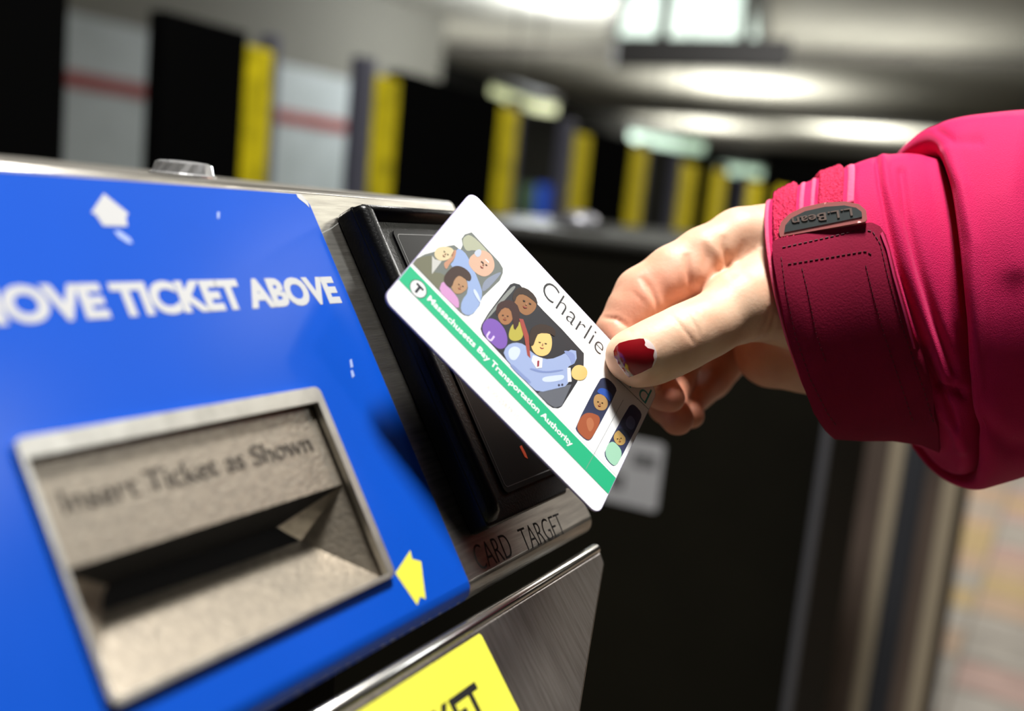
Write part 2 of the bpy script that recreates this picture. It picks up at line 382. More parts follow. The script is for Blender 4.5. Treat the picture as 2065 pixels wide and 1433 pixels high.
# white notice with unreadable lines
def on_side(px, py): p = at_x(px, py, XA); return (p.y, p.z)
c = [on_side(1222, 880), on_side(1340, 888), on_side(1328, 1026), on_side(1212, 1012)]
y1 = (c[0][0]+c[3][0])/2; y0 = (c[1][0]+c[2][0])/2; zt = (c[0][1]+c[1][1])/2; zb = (c[2][1]+c[3][1])/2
PS = Plane((XA, y1, zt), (0, -1, 0), (0, 0, -1), (-1, 0, 0))
Wn, Hn = (y1-y0)*1000, (zt-zb)*1000
nt = PS.flat('notice', rrect(0, 0, Wn, Hn, 5), mat('notice_white', (0.36, 0.36, 0.37), 0.6), g, 0.8, 0.8)
nt['label'] = 'white notice with two dark lines'
gi = mat('notice_ink', (0.05, 0.05, 0.05), 0.7)
for (a0, a1, b0, b1, k) in ((0.50, 0.90, 0.19, 0.40, 5), (0.14, 0.40, 0.56, 0.80, 3)):
    for i in range(k):
        u0 = Wn*(a0+(a1-a0)*i/k); u1 = u0+Wn*(a1-a0)/k*0.78
        PS.flat('printed_mark', [(u0, Hn*b0), (u1, Hn*b0), (u1, Hn*b1), (u0, Hn*b1)], gi, nt, 1.0, 0.15)

g2 = thing('gate_cabinet', 'second gate cabinet farther right, brownish steel end with upright strips under the sleeve', 'gate cabinet', (2.0, 0.5, 0))
XB = 1.62
m_brn = mat('brown_steel', (0.17, 0.125, 0.10), 0.45, 0.5, noise=(6, (0.12, 0.09, 0.075), 0.4, 0.7))
m_bgs = mat('beige_highlight', (0.42, 0.35, 0.25), 0.5, 0.3)  # pale highlight on the steel, painted as a beige strip
m_slt = mat('slate_steel', (0.045, 0.047, 0.055), 0.5, 0.4)
m_cabd = mat('recess_black', (0.010, 0.010, 0.009), 0.6)
xs = [(1675, 1712, m_cabd, 0.0), (1712, 1728, m_slt, 0.012), (1728, 1800, m_brn, 0.012), (1800, 1828, m_bgs, 0.016), (1828, 1862, m_slt, 0.004), (1862, 1878, m_slt, 0.010), (1878, 1915, m_brn, 0.012), (1915, 1945, m_bgs, 0.006)]
ys = [at_x(x0, 900, XB).y for x0, *_ in xs]+[at_x(xs[-1][1], 900, XB).y]
for i, (x0, x1, m, pr) in enumerate(xs):
    box('upright_strip', (XB-pr, ys[i+1], 0), (XB+0.05, ys[i], CAMH-0.05), m, g2, 0.003)
box('body', (XB+0.05, ys[-1], 0), (XB+0.35, 0.95, CAMH-0.05), m_cab, g2, 0.004)
box('side_panel', (XB, ys[0], 0), (XB+0.05, 0.95, CAMH-0.05), m_cab, g2, 0.003)
box('cabinet_top', (XB-0.02, ys[-1]-0.005, CAMH-0.05), (XB+0.36, 0.96, CAMH-0.03), m_cabt, g2, 0.005)

# ------------------------------------------------------------------ the fare machine
AL = math.radians(33.5)
S = np.array([0, -math.sin(AL), -math.cos(AL)]); N = np.array([0, -math.cos(AL), math.sin(AL)]); U = np.array([1.0, 0, 0])
O = ray(930, 750)*0.32+EYE
P = Plane(O, U, S, N)
fm = thing('fare_machine', 'steel ticket machine with a blue sloping panel and black card reader', 'ticket machine', (float(O[0])-0.1, float(O[1])+0.1, 0))
UL, UR = -235, 40
HO = (-153.4, 0.3, -71.0, 47.0)         # opening of the ticket slot
hole = [(HO[0], HO[1]), (HO[2], HO[1]), (HO[2], HO[3]), (HO[0], HO[3])]
# sloping sheet with its slot opening, rounded into the top sheet and the lower return
v, f = tri2d([(UL, -60), (UR, -60), (UR, 57.5), (UL, 57.5)], [hole])
Vt = [P.pt(a, b, 0) for a, b in v]; Vb = [P.pt(a, b, -1.5) for a, b in v]
face = recalc(obj('sloping_plate', *thicken(Vt, Vb, f), steel, fm))
back = np.array([0, 1.0, 0])
a_up = math.radians(90)-AL+math.radians(0)
secs = []
def edge_prof(u):
    pr = []
    r_ = 3.2                                             # top bend: turns from the slope direction to horizontal
    tot = math.acos(float(np.dot(-S, back)))
    cpt = P.pt(u, -60, -r_)
    for i in range(9):
        t = tot*i/8; pr.append(cpt+(N*math.cos(t)+(-S)*math.sin(t))*r_/1000)
    pr.append(pr[-1]+back*0.22)
    low = [p-np.array([0, 0, 1.5e-3])-N*0.0 for p in pr[:1]]
    return pr
def strip(name, prof, m, th=1.5e-3):
    A = prof(UL); B = prof(UR); n = len(A)
    F = [(i, i+1, n+i+1, n+i) for i in range(n-1)]
    def off(Q):
        R_ = []
        for i in range(len(Q)):
            t = Q[min(i+1, len(Q)-1)]-Q[max(i-1, 0)]; nn = np.cross(U, t); nn /= np.linalg.norm(nn); R_.append(Q[i]+nn*th*sgn)
        return R_
    sgn = 1 if np.dot(np.cross(U, A[1]-A[0]), N) < 0 else -1
    V_, F_ = thicken(A+B, off(A)+off(B), F)
    return recalc(obj(name, V_, F_, m, fm, True))
top = strip('top_sheet', edge_prof, steel)
def low_prof(u):
    r_ = 4.6; cpt = P.pt(u, 57.5, -r_); pr = []
    for i in range(10):
        t = math.radians(128)*i/9; pr.append(cpt+(N*math.cos(t)+S*math.sin(t))*r_/1000)
    pr.append(pr[-1]-N*0.010-S*0.002)
    return pr
strip('lower_return', low_prof, steel)
# end cheek that closes the right end
ch = [P.pt(UR-1.2, -60, -2), P.pt(UR-1.2, 57, -2), P.pt(UR-1.2, 58, -14), P.pt(UR-1.2, 58, -14)+np.array([0, 0.12, 0]), P.pt(UR-1.2, -60, -4)+np.array([0, 0.2, 0])]
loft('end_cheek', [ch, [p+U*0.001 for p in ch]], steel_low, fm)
body_in = [P.pt(0, -56, -8), P.pt(0, 52, -34), P.pt(0, 60, -45), P.pt(0, 60, -45)+np.array([0, 0.12, 0]), P.pt(0, -56, -8)+np.array([0, 0.2, 0])]
loft('inner_body', [[p+U*(UL/1000) for p in body_in], [p+U*0.036 for p in body_in]], dark, fm)
# pedestal to the floor
pb = P.pt(0, 60, -45)
box('pedestal', (float(O[0])+UL/1000, float(pb[1])+0.01, 0), (float(O[0])-0.03, float(pb[1])+0.17, float(pb[2])-0.012), m_cab, fm, 0.004)

# blue label with chipped upper right corner
br = 1.2
lab_out = [(UL+1, -59.6), (-42.6, -59.6), (-41.6, -58.9), (-40.4, -57.4), (-39.9, -56.2), (-39.8, 60.6), (-40.3, 62), (-41.5, 62.3), (UL+1, 62.3)]
lab_flat = [p for p in lab_out if p[1] < 56.9]
lab_flat = lab_out[:5]+[(-39.8, 57.4), (UL+1, 57.4)]
lab_hole = [(HO[0]-1, HO[1]-1), (HO[2]+1, HO[1]-1), (HO[2]+1, HO[3]+1), (HO[0]-1, HO[3]+1)]
label_o = P.flat('blue_label', lab_flat, blue, fm, 0.16, 0.14, [lab_hole])
tag(label_o, 'glossy blue vinyl label with white lettering')
A_, B_ = [], []                                            # the label wraps onto the lower bend
for i in range(5):
    t = math.radians(70)*i/4; 
    for (u, L) in ((UL+1, A_), (-39.8-(0.8 if i == 4 else 0), B_)):
        L.append(P.pt(u, 57.4, -4.6)+(N*math.cos(t)+S*math.sin(t))*(4.6+0.16)/1000)
sk = obj('label_edge', A_+B_, [(i, i+1, 6+i, 5+i) for i in range(4)], blue, label_o, True)
text = lambda s, u0, u1: text_on(P, 'lettering', s, (u0, -25.7), (u1, -25.7), 8.1, white_ink, label_o, 0.24, 0.06, weight=0.05)
text('REMOVE', -168.0, -121.8); text('TICKET', -119.6, -81.2); text('ABOVE', -79.4, -43.9)
P.flat('arrow', [P.uv(*p) for p in ((208, 391), (258, 431), (253, 439), (256, 457), (207, 456), (192, 434), (183, 429))], white_ink, label_o, 0.24, 0.06)
ya = P.flat('arrow', [P.uv(*p) for p in ((826, 1110), (830, 1127), (848, 1132), (857, 1208), (846, 1203), (840, 1220), (796, 1156))], yellow, label_o, 0.24, 0.06)
tag(ya, 'yellow arrow pointing at the slot')
# scuffs and chips
def scuff(pts, nm='scuff_mark', m=scuffm): return P.flat(nm, [P.uv(*p) for p in pts], m, label_o, 0.22, 0.03)
scuff([(229, 466), (240, 466), (262, 482), (266, 492), (256, 490), (238, 478)])
scuff([(437, 428), (442, 428), (441, 441), (437, 441)])
scuff([(596, 391), (606, 392), (620, 409), (623, 419), (616, 412), (603, 402), (599, 398)], m=white_ink)
scuff([(704, 726), (708, 724), (711, 740), (706, 742)]); scuff([(706, 748), (710, 746), (714, 758), (709, 762)])
for i in range(16):
    u = -110+i*4.3+random.uniform(-1, 1); l = random.uniform(.8, 2.4); hgt = random.uniform(0.3, 0.8)
    t0 = math.radians(58)
    q = [P.pt(a, 57.4, -4.6)+(N*math.cos(t)+S*math.sin(t))*4.82/1000 for a, t in ((u, t0), (u+l, t0), (u+l*0.9, t0+0.13*hgt), (u+l*0.2, t0+0.17*hgt))]
    obj('chip', q, [(0, 1, 2, 3)], white_ink, label_o)
# scratch and lettering on the steel
P.flat('scratch', [P.uv(*p) for p in ((646, 470), (668, 459), (690, 443), (690, 445), (669, 461), (647, 472))], mat('scratch_bright', (0.8, 0.8, 0.75), 0.3, 0.8), fm, 0.05, 0.04)
text_on(P, 'engraved_lettering', 'CARD', P.uv(968, 1150), P.uv(1037, 1120), 7.0, engrave, fm, 0.06, 0.05, weight=-0.012)
text_on(P, 'engraved_lettering', 'TARGET', P.uv(1060, 1111), P.uv(1142, 1074), 6.8, engrave, fm, 0.06, 0.05, weight=-0.012)

# ticket slot bezel
bz = rrect(-154.2, -2.9, -69.0, 47.9, 2.0)
binn = [(-153.0, 1.2), (-71.6, 1.2), (-71.6, 46.7), (-153.0, 46.7)]
bezel = P.flat('slot_bezel', bz, steel_rim, fm, 1.8, 1.8, [binn]); bevel(bezel, 0.0005, 3, 50)
tag(bezel, 'raised steel frame round the ticket slot')
hz = -0.9
P.flat('bezel_plate', [(-153.2, 1.0), (-71.4, 1.0), (-71.4, 22.2), (-153.2, 22.2)], steel_cast, bezel, hz, 1.2)
text_on(P, 'engraved_lettering', 'Insert Ticket as Shown', (-147.5, 12.2), (-77.2, 12.2), 4.6, mat('worn_engraving', (0.10, 0.085, 0.07), 0.5, 0.6, bump=(900, 0.6, 0.0005)), bezel, hz+0.35, 0.35, weight=-0.005)
oT, oB = 22.2, 46.9; dpt = -12
def quadm(name, pts, m, th=1.0):
    v_ = [P.pt(*p) for p in pts]; n_ = np.cross(v_[1]-v_[0], v_[2]-v_[0]); n_ /= np.linalg.norm(n_)
    if n_@N < 0: n_ = -n_
    V_, F_ = thicken(v_, [p-n_*th/1000 for p in v_], [(0, 1, 2, 3)]); return recalc(obj(name, V_, F_, m, bezel))
quadm('ramp', [(-153.2, oB, hz), (-71.4, oB, hz), (-80.8, 31, dpt), (-140.5, 30.6, dpt)], steel_cast)
quadm('side_facet', [(-71.4, oT, hz), (-71.4, oB, hz), (-80.8, 31, dpt), (-86.5, 26.1, dpt)], steel_cast)
quadm('side_facet', [(-153.2, oT, hz), (-153.2, oB, hz), (-140.5, 30.6, dpt), (-136, 26.1, dpt)], steel_cast)
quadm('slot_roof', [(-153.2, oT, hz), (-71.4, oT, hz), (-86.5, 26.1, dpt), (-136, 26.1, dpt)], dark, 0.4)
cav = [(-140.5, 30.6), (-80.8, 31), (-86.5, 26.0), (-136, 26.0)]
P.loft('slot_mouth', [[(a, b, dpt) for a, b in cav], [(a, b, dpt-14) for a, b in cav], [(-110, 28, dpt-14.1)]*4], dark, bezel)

# black card reader
rd_out = [(-30.2, -52.6), (-29.2, -53.2), (33.5, -53.2), (35, -51.8), (35, 43.9), (32.6, 45.9), (20.9, 45.9), (19.9, 47.1), (-29.0, 47.1), (-30.2, 46.2)]
reader = P.flat('card_reader', rd_out, black_pl, fm, 6.4, 6.4); bevel(reader, 0.0011, 3, 40)
tag(reader, 'black plastic card reader housing')
rp = []                                                    # raised rounded rib on its left side
prof = [(-30.0, 0.2), (-29.9, 8.2), (-29.0, 9.6), (-27.2, 10.2), (-25.4, 9.8), (-23.6, 8.6), (-20.5, 6.6), (-19.5, 5.8), (-19.5, 0.2)]
rib = P.loft('side_rib', [[(u, v0, h*k+0) for u, h in prof] for v0, k in ((-52.4, 0.86), (-51.6, 0.97), (-50.4, 1.0), (40.5, 1.0), (43.5, 0.93), (45.4, 0.72), (46.4, 0.45))], black_pl, reader, True)
e_ = rib.modifiers.new('e', 'EDGE_SPLIT'); e_.split_angle = math.radians(50)
tp = [(-52.9, 0.2), (-52.8, 8.3), (-52.0, 9.6), (-50.6, 9.9), (-49.6, 9.2), (-48.6, 7.0), (-48.2, 6.2), (-48.2, 0.2)]
P.loft('top_rib', [[(u0, v, h*k) for v, h in tp] for u0, k in ((-27.5, 1.0), (31, 1.0), (33.6, 0.85), (34.8, 0.6))], black_pl, reader, True)
win = P.flat('reader_window', rrect(-15.5, -45.6, 31, 40, 2), black_gl, reader, 6.9, 0.6)
ln = rrect(-14.2, -44.2, 29.6, 38.5, 1.5); li = rrect(-13.9, -43.9, 29.3, 38.2, 1.3)
P.flat('window_groove', ln, mat('groove_glint', (0.10, 0.10, 0.10), 0.3), win, 6.95, 0.05, [li])
uu, vv = P.uv(1056, 912, 6.9)
P.flat('indicator_light', [(uu-0.9, vv-2.1), (uu+0.5, vv-2.3), (uu+0.9, vv+0.4), (uu+0.7, vv+2.2), (uu-0.5, vv+1.4)], ledm, win, 7.0, 0.1)

# lower body: steeper panel with a rolled lip and the yellow sticker
A2 = math.radians(38)
S2 = np.array([0, -math.sin(A2), -math.cos(A2)]); N2 = np.array([0, -math.cos(A2), math.sin(A2)])
P2 = Plane(P.pt(0, 66.8, -1.0), U, S2, N2)
e0 = P2.uv(1215, 1112); e1 = P2.uv(1217, 1128); e2 = P2.uv(1200, 1266); e3 = P2.uv(1173, 1433)
dd = (e3[0]-e2[0])/(e3[1]-e2[1])
e4 = (e3[0]+dd*25, e3[1]+25)
low = [(UL, 2.5), (e0[0]-0.6, 2.5), (e1[0], e1[1]+1.5), e2, e3, e4, (UL, e4[1])]
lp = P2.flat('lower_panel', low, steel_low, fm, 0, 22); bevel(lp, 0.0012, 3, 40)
lip = []
for u in (UL, e0[0]-1.6, e0[0]-0.5, e0[0]-0.1):
    k = 1.0 if u < e0[0]-1 else (0.8 if u < e0[0]-0.3 else 0.45)
    lip.append([(u, 2.6+(-2.6-1.6*math.sin(t))*k if False else 1.4-1.9*math.cos(t)*k, -1.3+1.9*math.sin(t)*k) for t in [math.radians(a) for a in range(0, 360, 24)]])
P2.loft('rolled_lip', lip, mat('polished_steel', (0.72, 0.70, 0.66), 0.22, 1.0), fm, True)
# sticker
s0 = P2.uv(968, 1276); s1 = P2.uv(1046, 1433)
ds = (s1[0]-s0[0])/(s1[1]-s0[1])
st = P2.flat('yellow_sticker', [(-150, s0[1]+0.4), (s0[0]-0.6, s0[1]), (s0[0], s0[1]+0.7), (s1[0]+ds*12, s1[1]+12), (-150, s1[1]+12)], yellow, fm, 0.15, 0.14)
tag(st, 'yellow sticker with black capital letters')
k0 = P2.uv(820, 1500); k1 = P2.uv(965, 1372)
def lett(s, pa_, pb_, cap):
    text_on(P2, 'lettering', s, P2.uv(*pa_), P2.uv(*pb_), cap, blackink, st, 0.22, 0.06, weight=0.03)
base = P2.uv(988, 1447)
text_on(P2, 'lettering', 'TICKET', (base[0]-39, base[1]), (base[0]+0.6, base[1]), 9.6, blackink, st, 0.22, 0.06, weight=0.03)

# bolt on the top sheet
bc = at_y(370, 345, float(P.pt(0, -60, 0)[1])+0.017); zt = float(edge_prof(0)[-1][2])
pr_ = [(0.0088, 0.0), (0.0088, 0.0006), (0.0080, 0.0009), (0.0070, 0.0034), (0.0058, 0.0039), (0.003, 0.0041), (0.0002, 0.0041)]
secs = []
for r_, z_ in pr_:
    secs.append([(bc.x+r_*(1+(0.045 if (j % 2 and 0.0009 < z_ < 0.0045) else 0))*math.cos(j*math.pi/14), bc.y+r_*(1+(0.045 if (j % 2 and 0.0009 < z_ < 0.0045) else 0))*math.sin(j*math.pi/14), zt+0.0002+z_) for j in range(28)])
bo = loft('bolt', secs, mat('chrome', (0.85, 0.85, 0.86), 0.22, 0.85), fm); tag(bo, 'fluted chrome button on the top sheet')

# ------------------------------------------------------------------ the card
cx_ = np.array([0.68, 0.704, 0.2445]); cx_ /= np.linalg.norm(cx_)
cy_ = np.array([0.408, -0.604, 0.667]); cy_ -= cx_*(cx_@cy_); cy_ /= np.linalg.norm(cy_)
cn_ = -np.cross(cx_, cy_); cn_ = cn_ if cn_[2] < 0 else -cn_
CO = np.array([0.00615, -0.00186, 0.296])
K = Plane(c2w(CO), W@cx_, W@cy_, W@cn_)
KC = Plane(CO*1000, cx_, cy_, cn_)
c0 = K.pt(0, 0, 0)
cardo = rrect(-42.8, -27, 42.8, 27, 3.2, 6)
ct = thing('transit_card', 'white plastic fare card with a green stripe, held between thumb and finger', 'card', c0)
K.flat('card_body', cardo, card_e, ct, 0, 0.7); K.flat('card_face', rrect(-42.65, -26.85, 42.65, 26.85, 3.1, 6), card_w, ct, 0.03, 0.03)
def z7(x, y): return K.uv(780+x/3.98, 440+y/3.98)
def z8(x, y): return K.uv(940+x/3.5825, 560+y/3.5825)
_lvl = {}
def prt(name, pts, col, parent, lvl, conv=None, rough=0.4, label=None):
    key = tuple(round(q, 3) for q in col)
    if key not in _lvl: _lvl[key] = mat('print_ink_%d' % len(_lvl), tuple(c*(0.74 if max(col) < 0.81 else 0.9) for c in col), rough, spec=0.3)
    p = [conv(*q) for q in pts] if conv else pts
    o = K.flat(name, p, _lvl[key], parent, 0.03+0.02*lvl, 0.02)
    if label: o['label'] = label
    return o
def smoothp(pts, n=2):
    for _ in range(n):
        q = []
        for i in range(len(pts)):
            a = pts[i]; b = pts[(i+1) % len(pts)]
            q += [(a[0]*.75+b[0]*.25, a[1]*.75+b[1]*.25), (a[0]*.25+b[0]*.75, a[1]*.25+b[1]*.75)]
        pts = q
    return pts
# stripe
ya_ = z7(200, 400)[1]; yb_ = z7(100, 510)[1]; yc_ = z8(910, 1265)[1]; yd_ = z8(860, 1380)[1]
YS1 = (ya_+yc_)/2; YS0 = (yb_+yd_)/2
xL = -42.6; xR = 42.6
prt('green_stripe', [(xL, YS0), (xR, YS0), (xR, YS1), (xL, YS1)], (0.03, 0.56, 0.27), ct, 1)
prt('hairline', [(xL, YS0-0.16), (xR, YS0-0.16), (xR, YS0-0.02), (xL, YS0-0.02)], (0.25, 0.27, 0.25), ct, 1)
prt('hairline', [(xL, YS1+0.7), (xR, YS1+0.7), (xR, YS1+0.8), (xL, YS1+0.8)], (0.55, 0.55, 0.55), ct, 1)
# T emblem
tc = z7(252, 567)
em = prt('emblem', circle(tc[0], tc[1], 2.75, 36), (0.05, 0.05, 0.06), ct, 2); tag(em, 'white roundel with a black letter T')
prt('emblem_disc', circle(tc[0], tc[1], 2.5, 36), (0.82, 0.82, 0.82), em, 3)
tx, ty = tc
prt('letter', [(tx-1.35, ty+1.35), (tx-1.35, ty+0.55), (tx-0.4, ty+0.55), (tx-0.4, ty-1.7), (tx+0.4, ty-1.7), (tx+0.4, ty+0.55), (tx+1.35, ty+0.55), (tx+1.35, ty+1.35)], (0.02, 0.02, 0.03), em, 4)
# lettering
wm = mat('print_white', (0.85, 0.85, 0.85), 0.4); km = mat('print_black', (0.02, 0.02, 0.02), 0.4); tm = mat('print_teal', (0.0, 0.30, 0.30), 0.4)
gm = mat('print_gold', (0.34, 0.29, 0.18), 0.4)
m0 = z7(306, 672); m1 = z8(752, 1218)
ybm = (YS0+YS1)/2-1.0
text_on(K, 'lettering', 'Massachusetts Bay Transportation Authority', (m0[0], ybm), (m1[0]+0.3, ybm), 2.05, wm, ct, 0.09, 0.03, weight=0.022, up=1)
q0 = z8(560, 60); q1 = z8(985, 545)
ybc = z8(955, 545)[1]-0.1
q0 = (K.uv(1088, 590)[0], ybc); q1 = (K.uv(1217, 705)[0], ybc)
capc = 6.4
text_on(K, 'lettering', 'Charlie', q0, (z8(985, 520)[0]+0.2, ybc), capc, km, ct, 0.07, 0.03, weight=-0.012, up=1, space=1.06)
text_on(K, 'lettering', 'Card', (z8(1000, 560)[0]+0.3, ybc), (z8(1320, 860)[0], ybc), capc, tm, ct, 0.07, 0.03, weight=-0.012, up=1, space=1.06)
a0 = z8(150, 780); a1 = z8(395, 1005)
text_on(K, 'lettering', 'A 00025879 101', (a0[0], a0[1]-0.9), (a1[0]+0.3, a0[1]-0.9), 1.5, gm, ct, 0.05, 0.02, weight=-0.02, up=1)
for i in range(16):                                       # worn embossed dashes of the upper number row
    u = z7(290, 770)[0]+i*1.35; v_ = z7(300, 780)[1]-0.2+random.uniform(-.3, .3); L = random.uniform(.25, .7)
    prt('worn_digit', [(u, v_), (u+0.14, v_), (u+0.14+L*.3, v_+L), (u+L*.3, v_+L)], (0.40, 0.36, 0.30), ct, 1)
# door joints
j0 = z8(1135, 880); j1 = z8(865, 1380)
prt('hairline', [(j0[0]-.06, j0[1]), (j0[0]+.06, j0[1]), (j1[0]+.06, j1[1]), (j1[0]-.06, j1[1])], (0.35, 0.35, 0.36), ct, 2)
j0 = z8(1080, 720); j1 = z8(1318, 950)
prt('hairline', [(j0[0], j0[1]-.1), (j1[0], j1[1]-.1), (j1[0], j1[1]+.1), (j0[0], j0[1]+.1)], (0.12, 0.12, 0.13), ct, 2)
# picture windows with plain seated riders
def win_(pts, col, conv, label): return prt('window_picture', pts, col, ct, 1, conv, label=label)
w1 = win_([(205, 365), (235, 325), (300, 290), (400, 262), (480, 225), (540, 215), (590, 255), (608, 215), (600, 165), (625, 130), (680, 113), (900, 350), (930, 400), (930, 440), (905, 500), (770, 630), (752, 668), (745, 700), (695, 765), (655, 787), (620, 780), (590, 760)], (0.20, 0.22, 0.20), z7, 'printed window with three riders')
prt('glass_tint', smoothp([(612, 150), (680, 125), (850, 310), (700, 250), (640, 270), (608, 210)]), (0.50, 0.52, 0.38), w1, 2, z7)
prt('glass_tint', smoothp([(770, 500), (900, 430), (925, 440), (760, 620)]), (0.30, 0.34, 0.44), w1, 2, z7)
prt('coat', [(215, 362), (250, 320), (330, 300), (370, 300), (360, 430), (430, 440), (490, 470), (420, 580)], (0.20, 0.20, 0.13), w1, 2, z7)
prt('shirt', smoothp([(560, 235), (620, 265), (660, 330), (710, 440), (750, 540), (768, 600), (745, 700), (690, 770), (640, 782), (590, 745), (600, 660), (655, 590), (640, 470), (500, 385), (545, 330)], 1), (0.36, 0.48, 0.78), w1, 2, z7)
prt('head', smoothp([(400, 235), (470, 225), (530, 240), (545, 290), (500, 330), (440, 345), (400, 330), (375, 290)]), (0.80, 0.68, 0.42), w1, 3, z7)
prt('collar', [(362, 300), (385, 330), (440, 345), (360, 450)], (0.66, 0.66, 0.62), w1, 4, z7)
prt('neck', smoothp([(540, 250), (560, 260), (545, 320), (500, 370), (475, 420), (450, 360), (500, 330)]), (0.62, 0.32, 0.20), w1, 3, z7)
prt('head', smoothp([(690, 290), (760, 250), (830, 280), (865, 350), (860, 420), (800, 472), (740, 460), (690, 420), (655, 370), (660, 320)]), (0.78, 0.50, 0.36), w1, 3, z7)
prt('hair', smoothp([(700, 270), (740, 245), (760, 262), (752, 300), (725, 315), (705, 295)]), (0.62, 0.68, 0.80), w1, 4, z7)
prt('brow', [(785, 330), (795, 328), (820, 352), (815, 360)], (0.85, 0.85, 0.85), w1, 4, z7)
prt('eye', smoothp([(765, 352), (776, 352), (776, 376), (765, 372)]), (0.10, 0.06, 0.04), w1, 4, z7)
prt('shirt', smoothp([(445, 500), (480, 540), (540, 600), (580, 660), (575, 735), (500, 665), (415, 585)], 1), (0.72, 0.36, 0.66), w1, 3, z7)
prt('head', smoothp([(540, 460), (600, 450), (640, 500), (650, 560), (600, 605), (550, 610), (520, 570), (510, 510)]), (0.52, 0.30, 0.16), w1, 4, z7)
prt('hair', smoothp([(490, 420), (550, 375), (630, 400), (680, 460), (670, 510), (630, 490), (580, 455), (540, 490), (520, 560), (470, 540), (450, 480)]), (0.07, 0.04, 0.03), w1, 5, z7)
w2 = win_([(318, 48), (345, 38), (385, 48), (440, 110), (560, 240), (690, 370), (790, 480), (850, 545), (848, 640), (800, 755), (690, 930), (665, 943), (625, 940), (590, 915), (430, 750), (260, 565), (120, 415), (103, 370), (112, 335), (160, 255)], (0.035, 0.035, 0.04), z8, 'printed window with a rider in a pale blue jacket')
prt('glass_tint', smoothp([(325, 60), (370, 60), (260, 180), (170, 280), (130, 320), (180, 240)]), (0.30, 0.32, 0.30), w2, 2, z8)
prt('seat_back', [(560, 800), (760, 770), (690, 925), (640, 938), (595, 912), (515, 835)], (0.16, 0.17, 0.20), w2, 2, z8)
prt('head', smoothp([(370, 80), (430, 90), (500, 160), (510, 220), (450, 275), (400, 262), (360, 210), (335, 150)]), (0.36, 0.17, 0.07), w2, 2, z8)
prt('shirt', smoothp([(330, 330), (400, 310), (420, 380), (400, 450), (330, 460), (300, 420)]), (0.55, 0.48, 0.08), w2, 2, z8)
prt('tie', [(380, 295), (410, 300), (450, 420), (462, 580), (440, 560), (420, 440)], (0.42, 0.08, 0.06), w2, 6, z8)
prt('shirt', smoothp([(110, 350), (150, 290), (220, 300), (280, 370), (300, 440), (290, 500), (240, 520), (190, 480), (130, 420)]), (0.25, 0.12, 0.52), w2, 2, z8)
uq = z8(190, 430)
text_on(K, 'lettering', 'U', (z8(160, 390)[0], z8(185, 440)[1]-1.3), (z8(160, 390)[0]+2.4, z8(185, 440)[1]-1.3), 2.6, mat('print_lilac', (0.62, 0.50, 0.85), 0.4), w2, 0.11, 0.03, weight=0.03, up=1)
prt('head', smoothp([(250, 200), (320, 210), (345, 270), (320, 330), (270, 345), (230, 300), (228, 240)]), (0.42, 0.19, 0.08), w2, 3, z8)
prt('hair', smoothp([(215, 200), (260, 165), (330, 160), (385, 215), (385, 330), (345, 390), (335, 300), (320, 225), (265, 212), (215, 290)], 1), (0.06, 0.025, 0.02), w2, 4, z8)
prt('jacket', smoothp([(262, 560), (290, 490), (350, 465), (420, 480), (470, 540), (560, 590), (650, 580), (790, 500), (800, 610), (720, 650), (745, 690), (735, 780), (650, 800), (520, 830), (450, 770), (380, 690)], 1), (0.40, 0.50, 0.80), w2, 4, z8)
prt('jacket_fold', smoothp([(470, 650), (560, 680), (700, 660), (700, 672), (560, 694), (450, 662)]), (0.24, 0.32, 0.62), w2, 5, z8)
prt('jacket_fold', smoothp([(330, 620), (400, 690), (470, 750), (460, 770), (380, 705), (310, 630)]), (0.28, 0.36, 0.66), w2, 5, z8)
prt('shirt_front', [(480, 560), (550, 580), (545, 650), (505, 655), (470, 600)], (0.80, 0.80, 0.84), w2, 6, z8)
prt('tie', [(512, 600), (526, 598), (524, 640), (510, 645)], (0.35, 0.02, 0.04), w2, 7, z8)
prt('head', smoothp([(490, 400), (560, 385), (615, 410), (620, 500), (590, 560), (520, 570), (470, 520), (465, 450)]), (0.82, 0.55, 0.20), w2, 6, z8)
prt('hair', smoothp([(455, 400), (480, 350), (550, 330), (640, 365), (645, 430), (600, 402), (520, 400), (500, 440), (480, 500), (452, 480)], 1), (0.05, 0.03, 0.02), w2, 7, z8)
prt('hand', smoothp([(760, 660), (800, 625), (860, 640), (880, 690), (850, 740), (790, 740), (758, 710)]), (0.82, 0.55, 0.20), w2, 5, z8)
prt('cuff', [(728, 650), (752, 650), (760, 750), (732, 755)], (0.80, 0.80, 0.84), w2, 6, z8)
w3 = win_(smoothp([(962, 735), (995, 718), (1035, 735), (1080, 785), (1088, 825), (915, 1150), (890, 1178), (860, 1172), (800, 1115), (786, 1078)], 1), (0.05, 0.06, 0.12), z8, 'narrow printed window with a rider in a blue cap')
prt('shirt', smoothp([(800, 1060), (840, 985), (900, 970), (985, 1010), (905, 1165), (870, 1172), (805, 1112)]), (0.46, 0.12, 0.05), w3, 2, z8)
prt('head', smoothp([(930, 840), (990, 840), (1030, 900), (1005, 960), (940, 955), (915, 900)]), (0.58, 0.34, 0.14), w3, 3, z8)
prt('cap', smoothp([(940, 830), (960, 795), (1010, 800), (1062, 850), (1040, 905), (1000, 850)]), (0.05, 0.13, 0.55), w3, 4, z8)
w4 = win_(smoothp([(1172, 930), (1200, 912), (1225, 925), (1268, 975), (1262, 1020), (1100, 1335), (1070, 1362), (1045, 1350), (1003, 1300), (998, 1250)], 1), (0.06, 0.07, 0.15), z8, 'last printed window with a rider in a pale green shirt')
prt('glass_tint', smoothp([(1180, 980), (1230, 1040), (1200, 1110), (1140, 1060)]), (0.16, 0.18, 0.34), w4, 2, z8)
